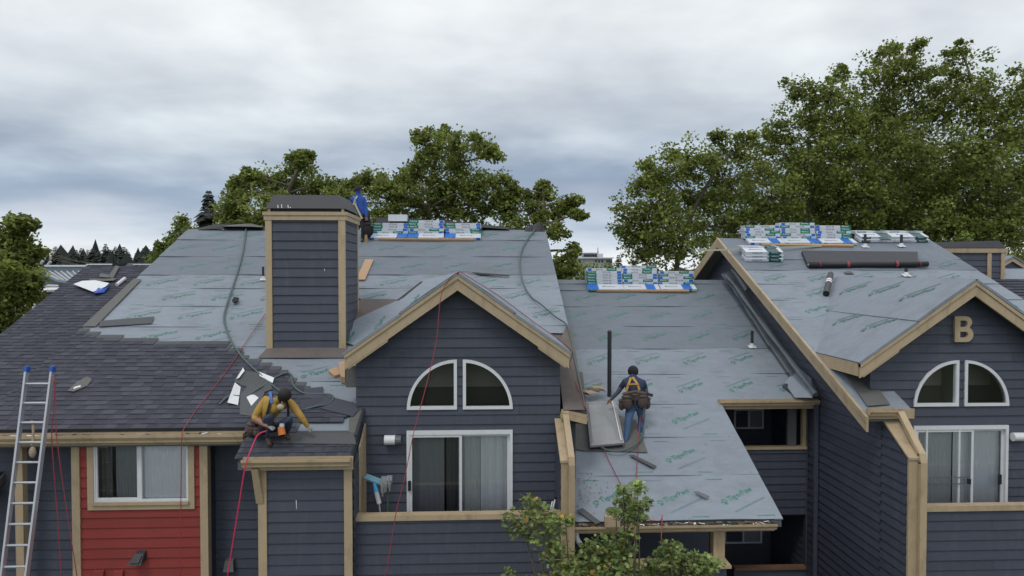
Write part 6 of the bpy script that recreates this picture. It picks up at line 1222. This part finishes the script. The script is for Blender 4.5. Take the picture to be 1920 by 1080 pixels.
def tree(base, lobes, label, group, n_leaf, leaf=0.16, dens=1.0, trunk=0.22, name='broadleaf_tree', cl=(0.30, 0.62)):
    """lobes: (centre, radius); limbs run from the trunk to each lobe, twigs inside it carry clumps of leaves"""
    base = Vector(base); t = thing(name, label, 'tree', base, group)
    top = max(lobes, key=lambda l: l[0].z)[0]; b = MB(); low = min(l[0].z - l[1] for l in lobes); cen = sum((l[0] for l in lobes), Vector()) / len(lobes)
    tip = top + Vector((0, 0, -.4 * min(l[1] for l in lobes if l[0] is top)));  tp = [base, base.lerp(Vector((cen.x, cen.y, low)), .6) + Vector((.15, 0, 0)), Vector((cen.x, cen.y, (low + cen.z) / 2)), cen.lerp(top, .55), top]
    sp = smooth_path(tp, 5); n = len(sp); b.tube(sp, [trunk * (1 - .88 * i / (n - 1)) for i in range(n)], 8)
    ends = []; wsum = sum(l[1] ** 2 for l in lobes)
    for c, r in lobes:
        j = min(range(3, n - 1), key=lambda i: (sp[i] - c).length + 1.2 * max(0, sp[i].z - c.z + r * .3)); s = sp[j]; r0 = trunk * (1 - .88 * j / (n - 1)) * .55
        mid = s.lerp(c, .5) + Vector((random.uniform(-.2, .2), random.uniform(-.2, .2), .15)) * r; b.tube(smooth_path([s, mid, c], 4), [r0 * (1 - .08 * i) for i in range(9)], 6)
        k = max(6, int(26 * dens * (r / 1.3) ** 1.7))
        for _ in range(k):
            d = Vector(rng.normal(size=3)); d.normalize(); e = c + Vector((d.x, d.y, d.z * .9)) * r * (1.1 if random.random() < .72 else 1.42) * (random.random() ** .4); h = mid.lerp(c, random.uniform(.2, 1)); m_ = h.lerp(e, .5) + Vector((0, 0, random.uniform(0, .15) * r)); b.tube([h, m_, e], [r0 * .35, r0 * .22, .008], 4, cap=False); ends.append((e, r))
    b.build('trunk', BARK, t, smooth=True, recentre=False)
    per = n_leaf // len(ends); P = []; T_ = []; S = []
    for c, r in lobes:                                         # loose leaves all through the lobe
        k = int(n_leaf * .20 * (r * r + .12) / wsum); dd = rng.normal(size=(k, 3)); dd /= np.linalg.norm(dd, axis=1)[:, None]; dd *= (rng.random((k, 1)) ** .45) * r * 1.18 * (1 + .22 * np.sin(dd[:, :1] * 7 + dd[:, 1:2] * 9 + c.x) * np.sin(dd[:, 2:] * 8 + c.z))
        P.append(np.array(c) + dd); T_.append(tints(k, random.uniform(.85, 1.2), .35)); S.append(leaf * rng.uniform(.6, 1.2, k))
    for e, r in ends:
        k = max(8, int(per * .46 * random.uniform(.3, 1.7))); rc = random.uniform(*cl) * (0.55 + .65 * min(r, 1.6) / 1.6); dd = rng.normal(size=(k, 3)); dd /= np.linalg.norm(dd, axis=1)[:, None]; dd *= (rng.random((k, 1)) ** .5) * rc; dd[:, 2] *= .7
        P.append(np.array(e) + dd); T_.append(tints(k, random.uniform(.7, 1.35), .3)); S.append(leaf * rng.uniform(.65, 1.35, k))
    leaf_mesh('crown', np.concatenate(P), np.concatenate(S), np.concatenate(T_), LEAF, t); return t
def lob(Y, ls, dy=1.6): return [(Y_(x, y, Y + random.uniform(-dy, dy)), r / F * Y) for x, y, r in ls]
GT = 'broadleaf trees behind the roofs'
tree((7.6, 38, 0), lob(38, [(1245, 325, 42), (1300, 305, 40), (1355, 285, 38), (1225, 390, 50), (1300, 380, 60), (1380, 340, 52), (1185, 425, 34), (1265, 450, 60), (1370, 430, 65), (1400, 272, 26), (1215, 465, 42), (1200, 350, 24), (1255, 285, 18)]), 'broadleaf tree left of the big crowns, right of the gap of sky', GT, 38000, .185)
tree((14.2, 37, 0), lob(37, [(1510, 225, 50), (1565, 190, 42), (1480, 300, 58), (1565, 290, 66), (1440, 370, 60), (1535, 390, 70), (1605, 250, 50), (1495, 165, 24), (1450, 255, 32), (1570, 140, 18), (1460, 440, 60), (1560, 440, 60)]), 'tall broadleaf tree in the middle of the big crowns behind the right ridge', GT, 43000, .185)
tree((18.8, 36.5, 0), lob(36.5, [(1668, 130, 44), (1710, 125, 34), (1640, 205, 58), (1722, 195, 58), (1680, 290, 68), (1620, 370, 60), (1740, 320, 70), (1690, 400, 70), (1665, 92, 17), (1720, 85, 14), (1640, 440, 55), (1740, 430, 60)]), 'tallest broadleaf tree above the low stack on the right ridge', GT, 43000, .185)
tree((22.5, 35, 0), lob(35, [(1800, 120, 34), (1792, 200, 58), (1858, 190, 48), (1840, 290, 68), (1905, 240, 58), (1800, 380, 68), (1880, 380, 70), (1935, 160, 40), (1965, 300, 80), (1800, 92, 16), (1790, 430, 55), (1900, 440, 60), (1850, 150, 20)]), 'broadleaf tree at the right picture edge above the far chimney', GT, 43000, .185)
tree((24.5, 44, 0), lob(44, [(1560, 330, 90), (1690, 330, 100), (1800, 330, 95), (1900, 380, 90), (1450, 420, 80), (1620, 430, 90), (1750, 430, 90), (1880, 450, 80), (1330, 450, 60)], 2.5), 'shaded broadleaf tree seen through the gaps of the big crowns', GT, 60000, .2, .8)
tree((-8.3, 31, 0), lob(31, [(452, 352, 22), (492, 345, 32), (556, 318, 28), (574, 297, 15), (540, 362, 36), (600, 352, 26), (628, 372, 26), (645, 395, 26), (437, 392, 30), (500, 400, 42), (590, 400, 42), (425, 415, 22), (468, 330, 12)]), 'broadleaf tree behind the chimney, left of the worker in blue', GT, 27000, .165)
tree((-2.6, 32, 0), lob(32, [(700, 345, 32), (756, 375, 45), (815, 285, 34), (790, 258, 17), (868, 280, 34), (905, 272, 22), (928, 290, 14), (845, 345, 46), (900, 352, 34), (765, 325, 20), (820, 398, 46), (660, 380, 28), (705, 402, 40), (880, 400, 42), (672, 335, 14), (832, 252, 14), (650, 360, 22), (735, 350, 26), (940, 340, 22), (945, 385, 26), (780, 330, 30)]), 'broadleaf tree rising behind the ridge stack of bundles', GT, 36000, .165, .9)
tree((2.6, 31, 0), lob(31, [(985, 380, 22), (1028, 364, 18), (1060, 384, 17), (1084, 402, 10), (1000, 425, 28), (1040, 432, 20), (1060, 488, 20), (1050, 515, 20), (955, 395, 22), (1018, 346, 9), (1075, 470, 10), (940, 375, 20), (962, 355, 11), (1012, 395, 18), (960, 430, 26), (1078, 376, 8), (1040, 400, 16)], .8), 'thin broadleaf tree right of the left ridge, beside the sky gap', GT, 13500, .17, .8)
tree((-13.6, 28, 0), lob(28, [(340, 418, 15), (330, 443, 16), (345, 455, 18), (315, 468, 20), (360, 440, 16), (300, 490, 22)], .6), 'small bush-like tree peeking over the left rake', GT, 7000, .12, trunk=.1, cl=(.15, .32))
tree((-15.2, 21, 0), lob(21, [(8, 465, 38), (32, 432, 20), (18, 540, 48), (48, 535, 26), (38, 490, 24), (12, 600, 36), (-30, 500, 60), (-30, 590, 60), (40, 420, 10), (62, 470, 10)], .7), 'broadleaf tree at the left picture edge before the metal roof', GT, 27000, .14, trunk=.12)
tree((2.9, 52, 0), lob(52, [(1080, 525, 22), (1105, 520, 22), (1075, 500, 16), (1125, 515, 18), (1150, 512, 18), (1058, 530, 20)], 1), 'low round tree just behind the middle ridge, left of the bundles', GT, 7000, .2, trunk=.15)
# conifers
def conifer(base, h, w, label, group, dens=1.0, seed=0, sparse=False):
    base = Vector(base); r = random.Random(seed); t = thing('conifer', label, 'conifer', base, group); b = MB(); b.tube([base, base + Vector((0, 0, h * .97))], [h * .018 + .05, .02], 6); b.build('trunk', BARK, t)
    lv = int(26 * dens); P = []; S = []
    vs = []; b = MB()
    for i in range(lv):
        f_ = (i + .5) / lv; z = h * (.12 + .88 * f_); rad = w * ((1 - f_) ** .7) * r.uniform(.72, 1.15) + .10; nb = max(4, int(9 * dens * (1 - f_ * .5)))
        for k in range(nb):
            a = 2 * math.pi * (k + r.random()) / nb; l = rad * r.uniform(.6, 1.12); d = Vector((math.cos(a), math.sin(a), 0)); s = Vector((-d.y, d.x, 0)); o = base + Vector((0, 0, z)); dr = l * r.uniform(.15, .5); wd = l * .30 + .06
            m_ = o + d * l * .55 + Vector((0, 0, -dr * .35)); e = o + d * l + Vector((0, 0, -dr)); hh = Vector((0, 0, h / lv * .45))
            b.add([o, m_ - s * wd - hh * .6, e, m_ + s * wd - hh * .6, m_ + hh], [[0, 1, 4], [1, 2, 4], [2, 3, 4], [3, 0, 4]])
    o = b.build('crown', NEED, t); at = o.data.attributes.new('tint', 'FLOAT_COLOR', 'POINT'); n = len(o.data.vertices); q = np.ones((n, 4)); q[:, :3] = np.repeat(np.exp(rng.normal(0, .25, (n // 5, 1))), 5, 0)[:, [0, 0, 0]] if n % 5 == 0 else 1; at.data.foreach_set('color', q.reshape(-1)); return t
def copy_tree(o, loc, sc, label, group):
    M = Matrix.Translation(loc) @ Matrix.Rotation(random.uniform(0, 6), 4, 'Z') @ Matrix.Diagonal((sc[0], sc[0], sc[1], 1)); c = o.copy(); COL.objects.link(c); c.matrix_basis = M; c['label'] = label; c['group'] = group
    for ch in o.children: d = ch.copy(); COL.objects.link(d); d.parent = c
    return c
c0 = conifer((0, 0, 0), 10, 2.1, '', None, 1.7, 3)
protos = [c0, conifer((0, 0, 0), 10, 1.7, '', None, 1.6, 4), conifer((0, 0, 0), 10, 2.6, '', None, 1.7, 5)]
CON = [(60, 478), (72, 470), (86, 466), (97, 474), (104, 462), (116, 476), (124, 480), (136, 464), (143, 468), (152, 465), (164, 468), (173, 466), (186, 470), (198, 457), (208, 468), (216, 462), (224, 461), (232, 463), (241, 472), (254, 474), (262, 477), (269, 465), (282, 474), (297, 462), (306, 478), (318, 474), (40, 480), (20, 474)]
HC = 'dark conifers on the left skyline'
first = True
for i, (x, y) in enumerate(CON):
    Y = random.uniform(125, 165); p = Y_(x, y, Y); pr0 = protos[i % 3]; h = p.z; loc = Vector((p.x, Y, 0)); lab = 'dark pointed conifer among many on the left skyline'
    if i < 3:
        pr0.matrix_basis = Matrix.Translation(loc) @ Matrix.Diagonal((1.25, 1.25, h / 10, 1)); pr0['label'] = lab; pr0['group'] = HC; WM[pr0.name] = pr0.matrix_basis.copy()
    else: copy_tree(pr0, loc, (random.uniform(1.3, 2.2), h / 10), lab, HC)
p = Y_(391, 357, 34); conifer((p.x, 34, 0), p.z, 2.7, 'dark conifer between the left ridge and the chimney', 'single conifers', 2.6, 8); p = Y_(1160, 478, 75); copy_tree(protos[0], Vector((p.x, 75, 0)), (1.2, p.z / 10), 'dark conifer in the sky gap right of the white building', 'single conifers'); p = Y_(1146, 490, 78); copy_tree(protos[1], Vector((p.x, 78, 0)), (1.1, p.z / 10), 'smaller conifer touching the white building in the sky gap', 'single conifers'); p = Y_(1121, 463, 190); copy_tree(protos[1], Vector((p.x, 190, 0)), (.55, p.z / 10), 'tiny conifer above the white building roof', 'single conifers')
# far woodland
b = MB(); r = random.Random(11)
for row, (Y, zt_, step) in enumerate(((185, 13.5, 3.2), (172, 12.0, 3.0), (120, 9.6, 2.6), (430, 11, 13))):
    x = -330 if Y < 400 else -700
    while x < (-28 if Y < 400 else 800):
        h = zt_ * r.uniform(.7, 1.25); w = step * r.uniform(.6, 1.0); n = 7; ring = [(x + w * math.cos(k * 2 * math.pi / n), Y + w * math.sin(k * 2 * math.pi / n)) for k in range(n)]
        vs = [(q[0], q[1], 0) for q in ring] + [(x + (q[0] - x) * r.uniform(.7, 1.2), Y + (q[1] - Y), h * r.uniform(.55, .75)) for q in ring] + [(x + r.uniform(-.5, .5), Y, h)]; b.add(vs, [[k, (k + 1) % n, n + (k + 1) % n, n + k] for k in range(n)] + [[n + k, n + (k + 1) % n, 2 * n] for k in range(n)]); x += step * r.uniform(.6, 1.3)
o = b.build('far_woodland', WOODS); tag(o, kind='stuff')
# young maple in front
def maple(base, tips, label, n, Y):
    base = Vector(base); t = thing('maple_tree', label, 'tree', base, 'young maples in front'); b = MB(); P = []; T_ = []; S = []; fork = base + Vector((0, 0, 1.9))
    b.tube(smooth_path([base, base + Vector((.05, 0, 1)), fork], 3), .035, 6)
    for x, y, r, w in tips:
        c = Y_(x, y, Y + random.uniform(-.35, .35)); rr = r / F * Y; b.tube(smooth_path([fork, fork.lerp(c, .5) + Vector((random.uniform(-.1, .1), 0, .12)), c + Vector((0, 0, rr * .4))], 4), [.022, .02, .018, .016, .014, .012, .010, .008, .006], 5, cap=False)
        m = int(n * w * 1.2)
        for _ in range(4):
            d = Vector(rng.normal(size=3)).normalized() * rr * .8; b.tube([c - Vector((0, 0, rr * .5)), c + d], [.007, .003], 4, cap=False)
        dd = rng.normal(size=(m, 3)); dd /= np.linalg.norm(dd, axis=1)[:, None]; dd *= (rng.random((m, 1)) ** .45) * rr * 1.42; dd[:, 2] *= .62; P.append(np.array(c) + dd); tt = tints(m, random.uniform(.8, 1.3), .32, .18); red = rng.random(m) < (.07 if y > 930 and x < 1130 else .015); tt[red] *= np.array([1.9, .95, .6]); T_.append(tt); S.append(rng.uniform(.055, .105, m))
    b.build('trunk', BARK, t, smooth=True, recentre=False); leaf_mesh('crown', np.concatenate(P), np.concatenate(S), np.concatenate(T_), LEAFM, t, 'star', 0.9); return t
YM = 10.2
maple((xpx(1060, 900, YM), YM, 0), [(990, 933, 12, .4), (1005, 955, 26, 1.3), (1015, 975, 30, 1.6), (970, 975, 26, 1.2), (980, 995, 22, 1), (1040, 985, 24, 1.1), (1060, 975, 14, .6), (1030, 1015, 26, 1.3), (1045, 1040, 28, 1.4), (1060, 1065, 24, 1.3), (1050, 1085, 30, 1.3), (955, 1075, 14, .4), (1000, 1090, 16, .3)], 'left young maple with reddish leaf tips before the balcony rail', 68, YM)
maple((xpx(1180, 900, YM), YM, 0), [(1168, 920, 13, .5), (1195, 915, 16, .6), (1172, 945, 20, 1), (1200, 945, 18, .9), (1180, 965, 20, .9), (1155, 962, 14, .5), (1195, 970, 14, .5), (1180, 1000, 16, .5), (1140, 1020, 24, 1.2), (1110, 1040, 30, 1.6), (1150, 1055, 34, 1.8), (1100, 1070, 30, 1.6), (1170, 1030, 22, 1), (1130, 1085, 34, 1.6), (1180, 1075, 28, 1.3)], 'middle young maple with one tall sprig over the lower roof', 95, YM - .15)
maple((xpx(1260, 900, YM), YM, 0), [(1255, 1025, 16, .7), (1250, 1045, 22, 1.1), (1225, 1060, 18, .8), (1280, 1050, 26, 1.3), (1310, 1055, 24, 1.2), (1335, 1058, 18, .9), (1265, 1075, 30, 1.5), (1310, 1080, 26, 1.2), (1220, 1085, 22, 1)], 'right young maple spreading before the dark open porch', 100, YM + .1)

# ================================================================== BEYOND
t = thing('metal_roof_building', 'low building with a grey standing seam metal roof at the left', 'building', (-24, 40, 0))
Yv = 36; a, c = Y_(64, 499, Yv), Y_(250, 499, Yv); b = MB(); zt1, zb1_ = Y_(64, 498, Yv).z, Y_(64, 565, Yv).z; b.box((a.x, Yv, 0), (c.x, Yv + 8, zt1)); b.build('wall', METR, t)
b = MB(); b.box((a.x - .1, Yv - .08, zt1 - .05), (c.x, Yv + .3, zt1 + .03)); b.build('parapet_cap', WHITE, t)
p = [Y_(75, 509, Yv - .1), Y_(230, 509, Yv - .1), Y_(230, 540, Yv - 3.5), Y_(105, 524, Yv - 3.5)]; b = MB(); b.prism([q - Vector((0, 0, .1)) for q in p], p); s_ = b.build('lean_to_roof', METR, t)
for i in range(14):
    u = (i + .5) / 14; b = MB(); b.bar(p[0].lerp(p[1], u) + Vector((0, 0, .02)), p[3].lerp(p[2], u) + Vector((0, 0, .02)), .04, .05); b.build('seam', CONC, s_)
b = MB(); b.box((Y_(75, 540, 33).x, 33, 0), (Y_(118, 540, 33).x, 34.5, Y_(90, 536, 33).z)); b.build('lower_wall', CONC, t)
b = MB(); b.box((Y_(75, 536, 32.9).x, 32.8, Y_(90, 537, 32.9).z), (Y_(112, 536, 32.9).x, 34.8, Y_(90, 534, 32.9).z)); b.build('lower_cap', WHITE, t)
t = thing('brick_house', 'brick house wall with pale posts under the left edge tree', 'building', (-22, 27, 0)); Yv = 28
b = MB(); b.box((Y_(-40, 560, Yv).x, Yv, 0), (Y_(80, 560, Yv).x, Yv + 6, Y_(40, 548, Yv).z)); b.build('wall', BRICK, t)
b = MB(); b.box((Y_(-40, 560, Yv).x, Yv - .5, Y_(40, 548, Yv).z), (Y_(85, 560, Yv).x, Yv + 6.2, Y_(40, 544, Yv).z)); b.build('roof_edge', WHITE, t)
for x in (28, 45, 62): b = MB(); b.box((Y_(x, 580, Yv - .4).x, Yv - .45, 0), (Y_(x, 580, Yv - .4).x + .09, Yv - .36, Y_(40, 548, Yv).z)); b.build('post', WHITE, t)
t = thing('white_building', 'distant flat roofed white building in the sky gap', 'building', (20, 150, 0)); Yv = 150
def wb(x0, x1, y0, y1, d0, d1, name, m): b = MB(); p0, p1 = Y_(x0, y1, Yv), Y_(x1, y0, Yv); b.box((p0.x, Yv + d0, p0.z), (p1.x, Yv + d1, p1.z)); return b.build(name, m, t)
wb(1080, 1148, 484, 530, 0, 14, 'wall', CONC); wb(1093, 1122, 474, 484, 2, 12, 'upper_floor', CONC); wb(1120, 1134, 475, 484, 2, 12, 'stair_block', CONC); w_ = wb(1092, 1122, 473, 474.2, 1, 12, 'roof_edge', WHITE); wb(1078, 1150, 482.6, 484.6, -1, 14, 'roof_edge', WHITE)
for x in range(1097, 1120, 4): wb(x, x + 3, 476.5, 480.5, 1.8, 1.99, 'window', BLKM)
for x in (1116, 1122, 1128, 1137, 1141, 1145): wb(x, x + 2.5, 488, 492, -.2, -.01, 'window', BLKM)
wb(1094, 1120, 481, 484, 1.7, 1.79, 'balcony', GREYP)
# utility pole with cross arm and wires
Yp = 46; t = thing('utility_pole', 'wooden utility pole with cross arm before the left conifers', 'utility pole', (Y_(60, 480, Yp).x, Yp, 0)); p = Y_(60, 480, Yp); wd = mat('pole_wood', (.12, .095, .075), .9, .2, 5)
b = MB(); b.tube([(p.x, Yp, 0), (p.x, Yp, p.z + .1)], [.16, .12], 8); b.build('pole', wd, t)
for y, x0, x1 in ((474, 40, 92), (477.5, 44, 82)): b = MB(); b.bar(Y_(x0, y, Yp - .15), Y_(x1, y, Yp - .15), .1, .12); b.build('cross_arm', wd, t)
b = MB(); b.bar(Y_(50, 478, Yp - .1), Y_(60, 490, Yp - .1), .06, .06); b.bar(Y_(70, 478, Yp - .1), Y_(60, 490, Yp - .1), .06, .06); b.build('brace', wd, t)
for x, y in ((70, 472), (88, 474), (84, 483), (95, 483)): b = MB(); q_ = Y_(x, y, Yp - .2); b.tube([q_ - Vector((0, 0, .12)), q_ + Vector((0, 0, .12))], .06, 6); b.build('insulator', CONC, t)
for i, (x, y) in enumerate(((78, 492), (92, 493))): b = MB(); b.tube([Y_(x - 3, y + 5, Yp - .3), Y_(x + 3, y - 3, Yp - .3)], .09, 7); b.build('cutout_fuse', CONC, t)
for i, (x, y) in enumerate(((70, 470), (88, 472), (84, 482), (95, 482))):
    a, e = Y_(x, y, Yp), Y_(255 + i * 6, 497 + i * 2, 30); m_ = (a + e) / 2 - Vector((0, 0, .25)); b = MB(); b.tube(smooth_path([a, m_, e], 6), .012, 4); tag(b.build('power_line', wd), 'thin power line sagging from the utility pole towards the roofs', 'power line', 'power lines from the pole')
